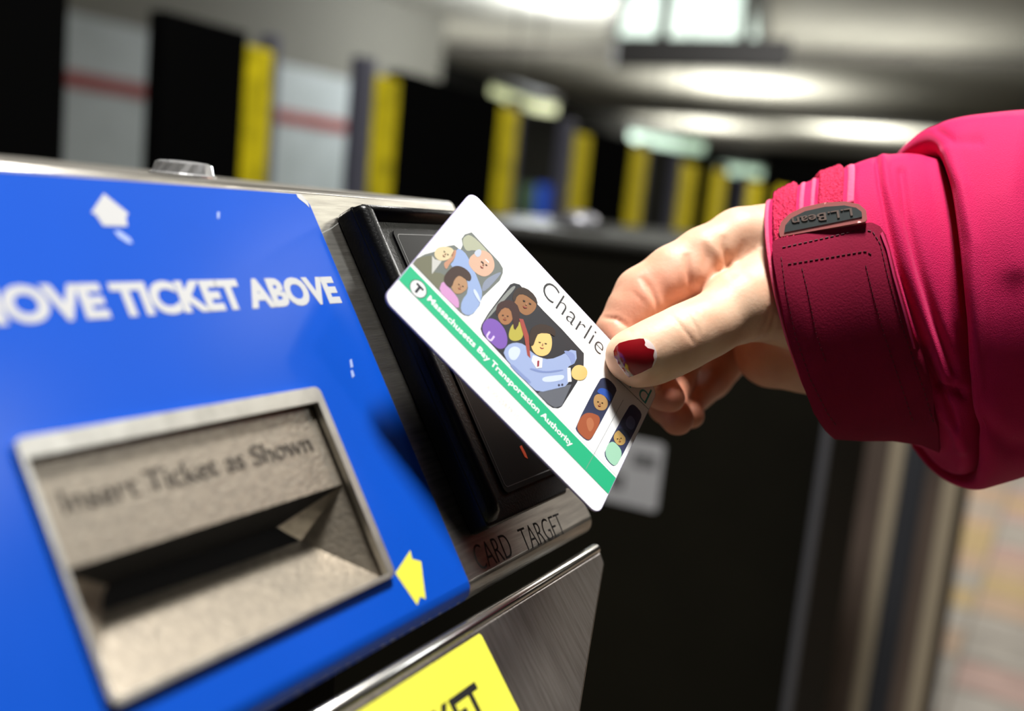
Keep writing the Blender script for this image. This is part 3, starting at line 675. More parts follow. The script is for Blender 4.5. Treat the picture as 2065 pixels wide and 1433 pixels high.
prt('shirt', smoothp([(1030, 1190), (1070, 1180), (1135, 1260), (1090, 1350), (1060, 1358), (1010, 1300), (1004, 1245)]), (0.45, 0.80, 0.58), w4, 2, z8)
prt('head', smoothp([(1070, 1120), (1110, 1095), (1150, 1140), (1150, 1200), (1100, 1215), (1062, 1170)]), (0.66, 0.42, 0.14), w4, 3, z8)
prt('hair', smoothp([(1090, 1090), (1140, 1085), (1185, 1130), (1170, 1190), (1140, 1140), (1110, 1110)]), (0.03, 0.04, 0.07), w4, 4, z8)

def face(par, conv, cx, cy, sc, ang, lvl=8):
    ca, sa = math.cos(math.radians(ang)), math.sin(math.radians(ang))
    def T(pts): return [(cx+sc*(x*ca-y*sa), cy+sc*(x*sa+y*ca)) for x, y in pts]
    for ex in (-0.38, 0.34):
        prt('eye', T([(ex-.15, -.18), (ex+.15, -.18), (ex+.1, -.06), (ex-.1, -.06)]), (0.05, 0.03, 0.02), par, lvl, conv)
        if False: prt('brow', T([(ex-.2, -.40), (ex+.2, -.42), (ex+.2, -.34), (ex-.2, -.32)]), (0.08, 0.04, 0.03), par, lvl, conv)
    prt('nose', T([(-.04, -.1), (.05, -.1), (.12, .2), (-.08, .2)]), (0.45, 0.22, 0.12), par, lvl, conv)
    prt('mouth', T([(-.26, .38), (0, .46), (.26, .38), (.2, .5), (0, .58), (-.2, .5)]), (0.35, 0.06, 0.05), par, lvl, conv)
face(w1, z7, 775, 370, 60, 35); face(w1, z7, 590, 545, 48, 25); face(w1, z7, 470, 285, 50, 40)
face(w2, z8, 435, 185, 66, 25); face(w2, z8, 280, 280, 48, 10); face(w2, z8, 550, 480, 62, 12); face(w3, z8, 965, 905, 44, 15); face(w4, z8, 1105, 1165, 36, -10)
prt('hair', smoothp([(330, 130), (365, 70), (430, 70), (500, 130), (520, 200), (480, 160), (420, 118), (370, 120), (345, 190)], 1), (0.05, 0.03, 0.02), w2, 4, z8)
prt('shirt_fold', smoothp([(860, 1030), (900, 1000), (930, 1060), (890, 1130)]), (0.58, 0.20, 0.09), w3, 3, z8)
prt('shirt_fold', smoothp([(140, 380), (200, 340), (240, 400), (200, 440)]), (0.38, 0.22, 0.66), w2, 3, z8) if False else None
prt('jacket_fold', smoothp([(690, 520), (780, 540), (790, 600), (760, 640), (750, 580)]), (0.30, 0.38, 0.70), w2, 5, z8)
prt('sleeve_highlight', smoothp([(300, 520), (350, 490), (400, 520), (360, 600), (310, 590)]), (0.60, 0.68, 0.90), w2, 5, z8)
prt('sleeve_highlight', smoothp([(540, 720), (640, 705), (710, 700), (700, 740), (560, 760)]), (0.60, 0.68, 0.90), w2, 5, z8)
prt('sleeve_highlight', smoothp([(700, 560), (740, 620), (755, 690), (725, 650), (690, 590)]), (0.58, 0.66, 0.88), w1, 5, z7)
for q in ((668, 775), (692, 772)): prt('button', circle(0, 0, 1) and [(q[0]+8*math.cos(a), q[1]+8*math.sin(a)) for a in np.linspace(0, 5.5, 8)], (0.06, 0.06, 0.10), w2, 7, z8)

# ------------------------------------------------------------------ the person: hand
def smin(a, b, k):
    h = np.clip(0.5+0.5*(b-a)/k, 0, 1); return b+(a-b)*h-k*h*(1-h)
def J(px, py, z, r): return np.array([(px-CX)/FX*z, (py-CY)/FX*z, z, r], np.float32)     # z, r in mm
def cone(G, a, b):
    ba = b[:3]-a[:3]; L2 = float(ba@ba); pa = [G[i]-a[i] for i in range(3)]
    t = np.clip((pa[0]*ba[0]+pa[1]*ba[1]+pa[2]*ba[2])/L2, 0, 1)
    q = np.sqrt((pa[0]-t*ba[0])**2+(pa[1]-t*ba[1])**2+(pa[2]-t*ba[2])**2)
    return q-(a[3]+(b[3]-a[3])*t)
def chain(G, js, k=3.0):
    d = None
    for a, b in zip(js[:-1], js[1:]):
        e = cone(G, a, b); d = e if d is None else smin(d, e, k)
    return d
thumb = [J(1268, 716, 311.5, 6.6), J(1285, 720, 312.5, 8.2), J(1318, 709, 313.5, 9.0), J(1360, 690, 315, 9.1), J(1395, 672, 317, 9.0), J(1432, 655, 320, 8.9), J(1490, 618, 327, 11.0), J(1545, 598, 334, 14.0), J(1600, 600, 340, 15.5)]
index = [J(1296, 765, 333.5, 6.0), J(1262, 712, 331.5, 6.8), J(1246, 672, 331, 7.2), J(1272, 627, 333, 7.8), J(1293, 592, 335, 8.5), J(1356, 549, 336, 8.6), J(1420, 515, 338, 9.2), J(1492, 484, 342, 10.3)]
middle = [J(1353, 803, 338, 4.7), J(1335, 790, 341, 5.6), J(1305, 745, 352, 7.0), J(1350, 620, 366, 8.2), J(1440, 555, 364, 9), J(1515, 512, 362, 10)]
ring = [J(1366, 845, 350, 5.6), J(1345, 815, 362, 6.5), J(1375, 715, 382, 8), J(1450, 630, 382, 8.8), J(1535, 560, 378, 10)]
little = [J(1395, 838, 366, 4.6), J(1385, 815, 375, 5.8), J(1435, 765, 392, 7), J(1500, 690, 396, 8), J(1560, 610, 392, 9.5)]
palm = [(J(1492, 484, 342, 10.3), J(1560, 492, 345, 11.2)), (J(1560, 492, 345, 11.2), J(1640, 520, 350, 15)), (J(1515, 512, 362, 10), J(1640, 560, 364, 16)), (J(1535, 560, 378, 10), J(1650, 600, 372, 17)), (J(1560, 610, 392, 9.5), J(1660, 650, 376, 15)),
        (J(1560, 712, 382, 11), J(1660, 690, 370, 16)), (J(1560, 705, 368, 13.5), J(1660, 690, 366, 16)), (J(1600, 600, 340, 15.5), J(1690, 620, 352, 20)),
        (J(1500, 560, 350, 7), J(1600, 590, 350, 14)), (J(1640, 520, 350, 15), J(1790, 560, 356, 22)), (J(1660, 690, 366, 16), J(1790, 660, 362, 22))]
allj = np.array(thumb+index+middle+ring+little+[q for p in palm for q in p])
lo = (allj[:, :3]-allj[:, 3:4]).min(0)-3; hi = (allj[:, :3]+allj[:, 3:4]).max(0)+3
STEP = 0.7
ax = [np.arange(lo[i], hi[i], STEP, dtype=np.float32) for i in range(3)]
G = np.meshgrid(*ax, indexing='ij', sparse=True)
dt = chain(G, thumb, 4.0); di = chain(G, index, 2.0); dm = chain(G, middle, 2.5); dr = chain(G, ring, 2.5); dl = chain(G, little, 2.5)
# pads and joints: small bulges
di = smin(di, cone(G, J(1306, 612, 330.5, 6.6), J(1290, 640, 330, 5.6)), 3.0)     # fleshy middle segment
di = smin(di, cone(G, J(1350, 575, 331.5, 6.3), J(1400, 553, 333, 6.6)), 3.0)     # fleshy base segment
di = smin(di, cone(G, J(1248, 690, 326.5, 4.5), J(1256, 706, 327, 4.5)), 3.0)
dp = None
for a, b in palm:
    e = cone(G, a, b); dp = e if dp is None else smin(dp, e, 8.0)
d = smin(dp, dt, 5.0)
d = smin(d, di, 2.4); d = smin(d, dm, 1.6); 
d2_ = smin(smin(dp, dr, 1.6), dl, 1.6); d = smin(d, d2_, 1.2)
# keep the card's own thickness free
rel = [G[i]-CO[i]*1000 for i in range(3)]
pu = rel[0]*cx_[0]+rel[1]*cx_[1]+rel[2]*cx_[2]; pv = rel[0]*cy_[0]+rel[1]*cy_[1]+rel[2]*cy_[2]; ph = rel[0]*cn_[0]+rel[1]*cn_[1]+rel[2]*cn_[2]
slab = np.maximum(np.maximum(np.abs(pu)-43.2, np.abs(pv)-27.4), np.abs(ph+0.32)-0.62)
d = np.maximum(d, -slab)
d = d.astype(np.float32)

def surface_nets(d, lo, step):
    s = d < 0; nx, ny, nz = d.shape
    c = np.zeros((nx-1, ny-1, nz-1), np.int8)
    for a in (0, 1):
        for b in (0, 1):
            for e in (0, 1): c += s[a:nx-1+a, b:ny-1+b, e:nz-1+e]
    act = (c > 0) & (c < 8); idx = np.argwhere(act); ids = -np.ones(act.shape, np.int32); ids[act] = np.arange(len(idx))
    pos = np.zeros((len(idx), 3)); cnt = np.zeros(len(idx))
    cor = [(a, b, e) for a in (0, 1) for b in (0, 1) for e in (0, 1)]
    for A in cor:
        for B in cor:
            if sum(B)-sum(A) == 1 and all(q >= p for p, q in zip(A, B)):
                va = d[idx[:, 0]+A[0], idx[:, 1]+A[1], idx[:, 2]+A[2]]; vb = d[idx[:, 0]+B[0], idx[:, 1]+B[1], idx[:, 2]+B[2]]
                m = (va < 0) != (vb < 0); t = np.where(m, va/np.where(m, va-vb, 1), 0)
                p = np.array(A)[None]+t[:, None]*(np.array(B)-np.array(A))[None]
                pos[m] += p[m]; cnt[m] += 1
    pos = (idx+pos/cnt[:, None])*step+lo
    F = []
    for axi in range(3):
        sl = [slice(1, n-1) for n in d.shape]; a = list(sl); b = list(sl); a[axi] = slice(0, d.shape[axi]-1); b[axi] = slice(1, d.shape[axi])
        sa = s[tuple(a)]; sb = s[tuple(b)]; e = np.argwhere(sa != sb); fl = sa[sa != sb]
        base = e.copy(); 
        for k in range(3):
            if k != axi: base[:, k] += 1
        u_, v_ = [(1, 2), (2, 0), (0, 1)][axi]
        def nb(du, dv):
            q = base.copy(); q[:, u_] -= du; q[:, v_] -= dv; return ids[q[:, 0], q[:, 1], q[:, 2]]
        quad = np.stack([nb(0, 0), nb(1, 0), nb(1, 1), nb(0, 1)], 1)
        quad[~fl] = quad[~fl][:, ::-1]; F.append(quad)
    F = np.concatenate(F); F = F[(F >= 0).all(1)]
    return pos, F
hv, hf = surface_nets(d, lo, STEP)
def lap(v, f, it, lam=0.5):
    E_ = np.concatenate([f[:, [0, 1]], f[:, [1, 2]], f[:, [2, 3]], f[:, [3, 0]]]); E_ = np.concatenate([E_, E_[:, ::-1]])
    deg = np.bincount(E_[:, 0], minlength=len(v)).astype(float)
    for _ in range(it):
        s_ = np.stack([np.bincount(E_[:, 0], weights=v[E_[:, 1], k], minlength=len(v)) for k in range(3)], 1)
        v = v+lam*(s_/deg[:, None]-v)
    return v
hv = lap(hv, hf, 4)
def vnormals(v, f):
    n = np.cross(v[f[:, 2]]-v[f[:, 0]], v[f[:, 3]]-v[f[:, 1]]); o = np.zeros_like(v)
    for k in range(4):
        for c_ in range(3): o[:, c_] += np.bincount(f[:, k], weights=n[:, c_], minlength=len(v))
    return o/np.maximum(np.linalg.norm(o, axis=1, keepdims=True), 1e-9)
def topx(v): return np.stack([CX+FX*v[:, 0]/v[:, 2], CY+FX*v[:, 1]/v[:, 2]], 1)
def seg_dist(p, pl):
    best = np.full(len(p), 1e9); 
    for a, b in zip(pl[:-1], pl[1:]):
        a = np.array(a, float); b = np.array(b, float); ab = b-a; t = np.clip(((p-a)@ab)/(ab@ab), 0, 1)
        best = np.minimum(best, np.linalg.norm(p-a-t[:, None]*ab, axis=1))
    return best
def Z2(*pts): return [(1170+x/2.755, 380+y/2.755) for x, y in pts]
hn = vnormals(hv, hf)
if (hn[hv[:, 2] < np.percentile(hv[:, 2], 2)][:, 2].mean()) > 0: hf = hf[:, ::-1]; hn = -hn
px_ = topx(hv); view = hv/np.linalg.norm(hv, axis=1, keepdims=True); facing = -(hn*view).sum(1)
disp = np.zeros(len(hv))
isth = (hv[:, 2] < 330)
for pl, wd, dp_, zmax in [
    (Z2((490, 690), (540, 740), (590, 800), (640, 870)), 3.5, -0.45, 325), (Z2((565, 665), (610, 715), (645, 770), (660, 830)), 3.0, -0.40, 325), (Z2((640, 660), (680, 720), (690, 790)), 3.0, -0.30, 326),
    (Z2((520, 690), (570, 745), (615, 810)), 4, 0.0, 325),
    (Z2((335, 485), (385, 550), (420, 620), (440, 700)), 6.0, -0.9, 345), (Z2((275, 560), (320, 600), (370, 650)), 4.0, -0.25, 345),
    (Z2((590, 360), (598, 440), (612, 520), (625, 610)), 6.5, -1.2, 350), (Z2((100, 712), (200, 722), (255, 760), (290, 805)), 4.0, -0.8, 345),
    (Z2((798, 260), (800, 330), (822, 430), (830, 500)), 6.5, -0.9, 352), (Z2((690, 300), (700, 380), (690, 470)), 6, -0.5, 352),
    (Z2((870, 440), (890, 350), (910, 280)), 5, -0.35, 350), (Z2((830, 500), (900, 410), (985, 335)), 6.5, -0.8, 350),
    (Z2((720, 280), (760, 370), (770, 450)), 9, 0.5, 352),
    (Z2((1030, 830), (1070, 770), (1085, 700)), 4.5, -0.7, 345), (Z2((1000, 800), (1040, 740), (1055, 660)), 4.0, -0.4, 345)]:
    A_p, B_p = np.array(pl[0]), np.array(pl[-1]); tt = np.clip(((px_-A_p)@(B_p-A_p))/((B_p-A_p)@(B_p-A_p)), 0, 1)
    g_ = np.exp(-(seg_dist(px_, pl)/wd)**2)*np.sin(math.pi*np.clip(tt*0.9+0.05, 0, 1))**0.9*(tt > 0)*(tt < 1); disp += dp_*g_*np.clip(facing/0.65, 0, 1)**1.6*(hv[:, 2] < zmax)
# fine wrinkles of the skin
hv = hv+hn*disp[:, None]; hv = lap(hv, hf, 1, 0.35)
hn = vnormals(hv, hf)
person = thing('person', 'person in a crimson jacket sleeve reaching in from the right, holding the card', 'person', c2w([0.22, -0.02, 0.345]))
# skin tone zones: pinker finger insides, paler thumb, and shade painted on the lower hand
me_name = 'hand'
skin = mat('skin', (0.74, 0.47, 0.33), 0.5, sss=0.10, spec=0.35, bump=(900, 0.16, 0.0004))
nt_s = skin.node_tree; vc = nt_s.nodes.new('ShaderNodeVertexColor'); vc.layer_name = 'tone'
nn_ = nt_s.nodes.new('ShaderNodeTexNoise'); nn_.inputs['Scale'].default_value = 90; nn_.inputs['Detail'].default_value = 3
tcn = nt_s.nodes.new('ShaderNodeTexCoord'); nt_s.links.new(tcn.outputs['Object'], nn_.inputs['Vector'])
mx = nt_s.nodes.new('ShaderNodeMix'); mx.data_type = 'RGBA'; mx.blend_type = 'MULTIPLY'
rmp = nt_s.nodes.new('ShaderNodeValToRGB'); rmp.color_ramp.elements[0].color = (0.90, 0.80, 0.76, 1); rmp.color_ramp.elements[1].color = (1, 1, 1, 1)
rmp.color_ramp.elements[0].position = 0.35; rmp.color_ramp.elements[1].position = 0.65
nt_s.links.new(nn_.outputs[0], rmp.inputs[0]); mx.inputs['Factor'].default_value = 1.0
nt_s.links.new(vc.outputs['Color'], mx.inputs['A']); nt_s.links.new(rmp.outputs[0], mx.inputs['B'])
nt_s.links.new(mx.outputs['Result'], nt_s.nodes['Principled BSDF'].inputs['Base Color'])
hand = obj('hand', c2w(hv/1000), hf, skin, person, True)
tone = np.tile(np.array([0.76, 0.50, 0.34]), (len(hv), 1))
def zone(pl, wd, col, zmin, zmax, k=1.0):
    global tone
    g_ = k*np.exp(-(seg_dist(topx(hv), pl)/wd)**2)*((hv[:, 2] >= zmin) & (hv[:, 2] < zmax)); tone = tone*(1-g_[:, None])+np.array(col)*g_[:, None]
pink = (0.80, 0.36, 0.24)
zone([(1230, 690), (1272, 627), (1293, 592)], 60, pink, 322, 345, 0.75); zone([(1330, 575), (1400, 550)], 50, pink, 324, 350, 0.7); zone([(1430, 530), (1480, 520)], 42, (0.80, 0.45, 0.30), 324, 350, 0.6)
zone([(1335, 790), (1366, 850)], 70, (0.72, 0.26, 0.17), 330, 400, 0.9); zone([(1450, 740), (1560, 700)], 110, (0.62, 0.25, 0.15), 345, 420, 0.7)  # shade on the lower fingers and palm heel painted as darker red
zone([(1240, 735), (1300, 772)], 16, (0.80, 0.42, 0.30), 290, 322, 0.5)
ca = hand.data.color_attributes.new('tone', 'FLOAT_COLOR', 'POINT')
ca.data.foreach_set('color', np.concatenate([tone, np.ones((len(hv), 1))], 1).ravel())

def bvh_of(o):
    me = o.data; return BVHTree.FromPolygons([v_.co.copy() for v_ in me.vertices], [tuple(p.vertices) for p in me.polygons])
def bvh_eval(o):
    bpy.context.view_layer.update()
    e = o.evaluated_get(bpy.context.evaluated_depsgraph_get()); me = e.to_mesh()
    b = BVHTree.FromPolygons([o.matrix_world@v_.co for v_ in me.vertices], [tuple(p.vertices) for p in me.polygons]); e.to_mesh_clear(); return b
EV = Vector(EYE)
def hit(b, px, py):
    dr_ = Vector(ray(px, py)).normalized(); loc, n_, i, t = b.ray_cast(EV, dr_)
    if loc is None: return None, None
    if n_.dot(dr_) > 0: n_ = -n_
    return loc, n_
def drape(name, b, v, f, m, parent, off, th, smooth=True, bump=0, relax=True, fit=None):
    """lays a pixel-measured outline on a surface as a thin closed patch"""
    top_, bot_, ok = [], [], []
    for p in v:
        l, n_ = hit(b, *p)
        ok.append(l is not None)
        if l is None: l = Vector((0, 0, 0)); n_ = Vector((0, 0, 1))
        k = off+(random.uniform(-bump, bump) if bump else 0)
        top_.append([l, n_, k])
    if fit:                                   # stiff piece: one smooth sheet through the surface below it
        src = [(p, hit(b, *p)[0]) for p in fit]; src = [q for q in src if q[1] is not None]
        bs = lambda p: [1, (p[0]-1650)/100, (p[1]-470)/50]
        co = np.linalg.lstsq(np.array([bs(p) for p, _ in src]), np.array([np.linalg.norm(np.array(l)-EYE)/np.linalg.norm(ray(*p)) for p, l in src]), rcond=None)[0]
        co[0] = co[0]-0.0005; co[2] *= 0.25
        ev = lambda x, y: ray(x, y)*float(np.array(bs((x, y)))@co)+EYE
        for i, p in enumerate(v):
            n_ = np.cross(ev(p[0]+1, p[1])-ev(*p), ev(p[0], p[1]+1)-ev(*p)); n_ /= np.linalg.norm(n_)
            if n_@(ev(*p)-EYE) > 0: n_ = -n_
            top_[i] = [Vector(ev(*p)), Vector(n_), off]; ok[i] = True
    nb = [set() for _ in v]
    for t in f:
        for i in t: nb[i].update(j for j in t if j != i)
    if relax:
        for _ in range(3):
            nw = []
            for i, q in enumerate(top_):
                n_ = q[1].copy()
                for j in nb[i]:
                    if ok[j]: n_ += top_[j][1]
                nw.append(n_.normalized())
            for q, n_ in zip(top_, nw): q[1] = n_
    F0 = [t for t in f if all(ok[i] for i in t)]
    T = [q[0]+q[1]*q[2] for q in top_]; B = [q[0]+q[1]*(q[2]-th) for q in top_]
    used = sorted({i for t in F0 for i in t}); mp = {i: k for k, i in enumerate(used)}
    V_, F_ = thicken([T[i] for i in used], [B[i] for i in used], [tuple(mp[i] for i in t) for t in F0])
    o = recalc(obj(name, V_, F_, m, parent, smooth))
    if smooth: e_ = o.modifiers.new('e', 'EDGE_SPLIT'); e_.split_angle = math.radians(40)
    return o
hb = bvh_of(hand)
nail_p = Z2((192, 902), (210, 872), (250, 852), (300, 842), (345, 836), (372, 838), (402, 862), (420, 895), (427, 925), (420, 960), (398, 992), (350, 1016), (272, 1043), (250, 1024), (222, 985), (200, 945))
v, f = tri2d(smoothp(nail_p, 1), spacing=4)
nail = drape('thumbnail', hb, v, f, mat('nail', (0.88, 0.72, 0.68), 0.25, coat=0.5, spec=0.6), person, 0.00045, 0.0008)
pol_p = Z2((192, 905), (203, 880), (222, 862), (270, 848), (330, 838), (354, 838), (362, 858), (358, 872), (376, 888), (398, 892), (412, 897), (404, 925), (410, 950), (396, 990), (340, 1018), (273, 1042), (258, 1028), (243, 1000), (228, 985), (214, 968), (212, 950), (196, 938))
v, f = tri2d(pol_p, spacing=4)
drape('nail_polish', hb, v, f, mat('red_nail_polish', (0.22, 0.004, 0.008), 0.16, coat=1.0, coatr=0.05, spec=0.7), nail, 0.00062, 0.0002)

# ------------------------------------------------------------------ the person: sleeve
pinkc = (0.58, 0.010, 0.095)
fabric = mat('crimson_softshell', pinkc, 0.75, spec=0.15, sheen=0.3, sheen_tint=(1.0, 0.3, 0.5), stretch=(1, 1, 1), bump=(2600, 0.7, 0.0003), noise=(40, (0.58, 0.01, 0.095), 0.3, 0.7))
fabric_d = mat('maroon_softshell_tab', (0.26, 0.003, 0.034), 0.85, bump=(1500, 0.3, 0.0003), noise=(60, (0.22, 0.0025, 0.028), 0.3, 0.7), spec=0.2)
velcro = mat('velcro_loops', (0.62, 0.008, 0.07), 0.9, bump=(1300, 1.0, 0.001))
ribm = mat('pink_edging', (0.78, 0.10, 0.20), 0.85, spec=0.2, bump=(900, 0.5, 0.0004))
def catm(vals, s):
    n = len(vals); i = min(int(s), n-2); t = s-i
    p = [np.array(vals[min(max(i+k, 0), n-1)], float) for k in (-1, 0, 1, 2)]
    return 0.5*(2*p[1]+(p[2]-p[0])*t+(2*p[0]-5*p[1]+4*p[2]-p[3])*t*t+(3*p[1]-p[0]-3*p[2]+p[3])*t**3)
# station: top x,y  bottom x,y  front shift px  depth mm  depth radius mm
CUFF = [(1546, 409, 1668, 866, -36, 345, 29), (1600, 379, 1690, 880, -31, 345, 31), (1680, 348, 1730, 886, -20, 346, 33), (1770, 316, 1805, 886, -2, 346, 35),
        (1850, 314, 1880, 912, 10, 347, 36), (1905, 345, 1925, 955, 15, 348, 36), (1975, 380, 1975, 940, 10, 349, 34)]
SLV = [(1950, 400, 1965, 930, 38, 349, 35), (1893, 338, 1950, 955, 48, 349, 38.5), (1860, 296, 1938, 972, 52, 348, 41.5), (1866, 266, 1945, 983, 52, 348, 43.5), (1895, 248, 1962, 986, 44, 348, 45), (1940, 236, 1990, 979, 30, 348, 46),
       (2000, 229, 2030, 968, 16, 349, 46.5), (2090, 222, 2100, 950, 8, 350, 46), (2250, 206, 2260, 935, 0, 353, 47), (2450, 190, 2460, 930, 0, 358, 48), (2700, 170, 2710, 925, 0, 365, 50)]
def sp(st, s, th, off=0):
    a = catm(st, s); tx, ty, bx, by, sh, z, rz = a
    c_, q = math.cos(th), math.sin(th)                    # th: 0 front, -90 top, +90 bottom
    ce, se = math.copysign(abs(c_)**0.92, c_), math.copysign(abs(q)**0.96, q)
    x = (tx+bx)/2+(bx-tx)/2*se+sh*ce; y = (ty+by)/2+(by-ty)/2*se
    zz = z-rz*ce
    x2, y2 = CX+(x-CX), CY+(y-CY)
    p = np.array([(x2-CX)/FX*z, (y2-CY)/FX*z, zz])       # silhouette is set at the centre depth
    if ce > 0:                                            # the front comes nearer: keep its measured pixel place
        p[0] = (x2-CX)/FX*zz; p[1] = (y2-CY)/FX*zz
        k = ce**0.5; p[0] = p[0]*k+(x2-CX)/FX*z*(1-k); p[1] = p[1]*k+(y2-CY)/FX*z*(1-k)
    return p
def tube(name, st, ns, nth, m, parent, wr=None, th=1.4):
    S_ = np.linspace(0, len(st)-1, ns); V_ = []
    for s in S_:
        for j in range(nth): V_.append(sp(st, s, 2*math.pi*j/nth))
    V_ = np.array(V_); F_ = np.array([(i*nth+j, i*nth+(j+1) % nth, (i+1)*nth+(j+1) % nth, (i+1)*nth+j) for i in range(ns-1) for j in range(nth)])
    nn = vnormals(V_, F_); ctr = V_.mean(0)
    if ((V_-ctr)*nn).sum(1).mean() < 0: F_ = F_[:, ::-1]; nn = -nn
    if wr:
        p_ = topx(V_); fc = -(nn*(V_/np.linalg.norm(V_, axis=1, keepdims=True))).sum(1)
        for pl, wd, dp_ in wr: V_ = V_+nn*(dp_*np.exp(-(seg_dist(p_, pl)/wd)**2)*(fc > -0.15))[:, None]
    o = obj(name, c2w(V_/1000), F_, m, parent, True)
    so = o.modifiers.new('s', 'SOLIDIFY'); so.thickness = th/1000; so.offset = -1
    return o
def Z3(*pts): return [(1500+x/1.791, 200+y/1.791) for x, y in pts]
wr_c = [(Z3((480, 220), (490, 300), (520, 440), (560, 600), (620, 800), (700, 1020), (770, 1180)), 5, -1.6), (Z3((505, 215), (520, 320), (560, 470), (600, 620), (660, 820), (730, 1020)), 9, 1.0),
        (Z3((570, 260), (590, 420), (640, 620), (700, 820), (760, 980)), 9, -1.3), (Z3((690, 230), (720, 400), (750, 600), (780, 800)), 10, 1.0),
        (Z3((640, 900), (700, 1040), (790, 1060)), 10, -2.5), (Z3((700, 1120), (760, 1180), (790, 1260)), 12, 1.5), (Z3((250, 320), (262, 380)), 3, -0.8), (Z3((400, 250), (390, 300), (400, 380)), 5, -0.6)]
cuff = tube('jacket_cuff', CUFF, 150, 220, fabric, person, wr_c)
wr_s = [(Z3((740, 190), (790, 320), (830, 520), (840, 800), (835, 1100), (830, 1330)), 14, 1.6), (Z3((860, 150), (880, 400), (900, 700), (890, 1000)), 34, -1.2), (Z3((1000, 120), (960, 350), (980, 600)), 30, 1.0),
        (Z3((880, 1180), (960, 1250), (1050, 1260)), 20, -1.4), (Z3((700, 110), (760, 150), (850, 140)), 10, -0.8)]
sleeve = tube('jacket_sleeve', SLV, 170, 220, fabric, person, wr_s, 1.8)
cb = bvh_eval(cuff)
# tab with its stitching
tab_p = [(1559, 500), (1562, 492), (1572, 487), (1740, 456), (1757, 455), (1772, 462), (1783, 478), (1790, 502), (1804, 557), (1835, 663), (1874, 780), (1893, 850), (1897, 902), (1858, 886), (1800, 878), (1735, 878), (1684, 874), (1668, 858), (1645, 824), (1617, 758), (1590, 668), (1570, 580), (1562, 535)]
v, f = tri2d(tab_p, spacing=9)
tab = drape('cuff_tab', cb, v, f, fabric_d, person, 0.0020, 0.0018); tag(tab, 'dark maroon fabric fastening tab with stitched edge')
tb = bvh_eval(tab)
def dashes(b, lines, m, parent, off, L=6.5, gap=4.5, wd=1.3, name='stitching'):
    V_, F_ = [], []
    for pl in lines:
        pts = [np.array(p, float) for p in pl]; seg = [np.linalg.norm(q-p) for p, q in zip(pts[:-1], pts[1:])]; tot = sum(seg); s = 0
        def pos(s):
            for k, l in enumerate(seg):
                if s <= l: return pts[k]+(pts[k+1]-pts[k])*s/l, (pts[k+1]-pts[k])/l
                s -= l
            return pts[-1], (pts[-1]-pts[-2])/seg[-1]
        while s+L < tot:
            a, da = pos(s); c_, _ = pos(s+L); nrm = np.array([-da[1], da[0]])*wd/2
            q = [hit(b, *(a-nrm)), hit(b, *(c_-nrm)), hit(b, *(c_+nrm)), hit(b, *(a+nrm))]
            if all(t[0] is not None for t in q):
                i = len(V_); V_ += [t[0]+t[1]*off for t in q]+[t[0]-t[1]*0.0002 for t in q]
                F_ += [(i, i+1, i+2, i+3), (i, i+4, i+5, i+1), (i+1, i+5, i+6, i+2), (i+2, i+6, i+7, i+3), (i+3, i+7, i+4, i)]
            s += L+gap
    o = recalc(obj(name, V_, F_, m, parent)); o['kind'] = 'stuff'; return o
thread = mat('maroon_thread', (0.10, 0.001, 0.012), 0.6)
dashes(tb, [Z3((140, 535), (430, 470), (465, 478), (492, 520), (520, 640), (575, 830), (650, 1050), (690, 1180)),
            Z3((135, 570), (150, 680), (185, 850), (240, 1010), (300, 1130), (335, 1180)), Z3((160, 595), (300, 572), (440, 548), (460, 560)),
            Z3((210, 610), (232, 700), (262, 850), (300, 960)), Z3((440, 600), (470, 720), (510, 860), (570, 1040), (610, 1160))], thread, tab, 0.00025)
v, f = tri2d(Z3((500, 480), (522, 540), (545, 640), (600, 830), (618, 900), (612, 900), (594, 836), (538, 642), (514, 545), (492, 488)), spacing=5)
drape('tab_piping', tb, v, f, mat('bright_piping', (0.55, 0.03, 0.12), 0.8, spec=0.2), tab, 0.0005, 0.0005)
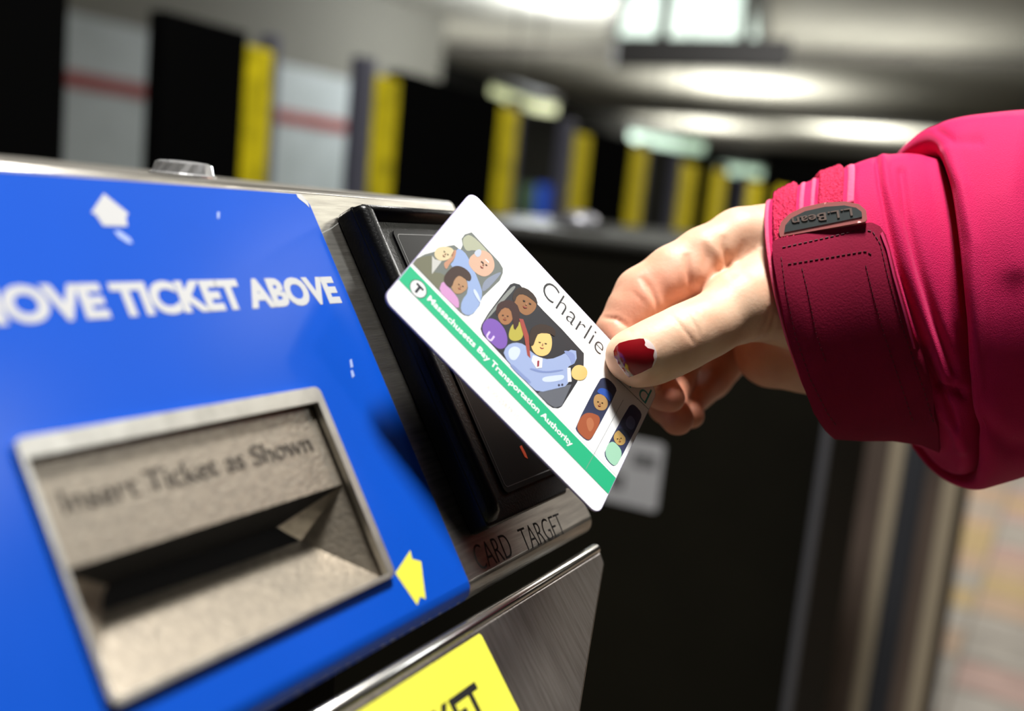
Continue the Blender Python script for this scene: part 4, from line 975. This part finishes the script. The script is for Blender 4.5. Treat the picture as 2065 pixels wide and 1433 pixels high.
# velcro strips and pink ribs over the top of the cuff
def patch(name, s0, s1, t0, t1, off, th, m, ns, nt_q, bump=0):
    T, B = [], []
    for i in range(ns):
        for j in range(nt_q):
            s = s0+(s1-s0)*i/(ns-1); t = math.radians(t0+(t1-t0)*j/(nt_q-1))
            p = sp(CUFF, s, t); e = 1e-2
            n_ = np.cross(sp(CUFF, s+e, t)-p, sp(CUFF, s, t+e)-p); n_ /= np.linalg.norm(n_)
            if n_@(p-sp(CUFF, s, t+math.pi)) < 0: n_ = -n_
            edge = min(i, ns-1-i, 2)/2
            k = off*(0.35+0.65*edge)+rng.uniform(-bump, bump)
            T.append(c2w((p+n_*k)/1000)); B.append(c2w((p+n_*(-0.2))/1000))
    F_ = [(i*nt_q+j, i*nt_q+j+1, (i+1)*nt_q+j+1, (i+1)*nt_q+j) for i in range(ns-1) for j in range(nt_q-1)]
    return recalc(obj(name, *thicken(T, B, F_), m, person, True))
patch('velcro_strip', 0.42, 1.12, -150, -33, 1.5, 1, velcro, 26, 110, 0.45)
patch('velcro_strip', 1.66, 2.20, -150, -38, 1.6, 1, velcro, 26, 110, 0.45)
patch('edging', 0.02, 0.24, -175, 55, 0.45, 1, ribm, 8, 120, 0.08)
patch('edging', 1.20, 1.32, -150, -45, 0.4, 1, ribm, 6, 70, 0.06); patch('edging', 1.48, 1.58, -150, -45, 0.4, 1, ribm, 6, 70, 0.06); patch('edging', 2.28, 2.42, -150, -45, 0.4, 1, ribm, 6, 70, 0.06)
# half-moon badge at the end of the tab
bd = Z3((131, 503), (126, 478), (136, 448), (165, 420), (215, 396), (290, 380), (365, 376), (415, 386), (440, 408), (444, 440), (438, 449))
bd_in = Z3((146, 488), (150, 462), (172, 436), (220, 412), (292, 396), (362, 391), (404, 399), (424, 414), (426, 432))
v, f = tri2d(bd, spacing=6); vfit = v
badge = drape('badge', cb, v, f, mat('clear_pink_rubber', (0.50, 0.15, 0.14), 0.45), person, 0.0020, 0.0016, fit=vfit); tag(badge, 'half-moon rubber badge with grey metal insert')
bb = bvh_eval(badge)
v, f = tri2d(bd_in, spacing=6)
ins = drape('badge_insert', cb, v, f, mat('grey_metal_insert', (0.16, 0.18, 0.18), 0.35, 0.7), badge, 0.0022, 0.0004, fit=vfit)
tv_, tf_ = text2d('L.L.Bean', 0.012)
A0 = np.array(Z3((388, 402))[0]); A1 = np.array(Z3((172, 438))[0]); dx = (A1-A0); dy = np.array([-dx[1], dx[0]])/np.linalg.norm(dx)
dy = dy if dy[1] > 0 else -dy
hgt = 15.5
drape('lettering', cb, [tuple(A0+dx*a+dy*b*hgt+np.array([0, -1])) for a, b in tv_], tf_, mat('badge_letter', (0.30, 0.22, 0.19), 0.4, 0.5), badge, 0.0024, 0.0003, smooth=False, fit=vfit)
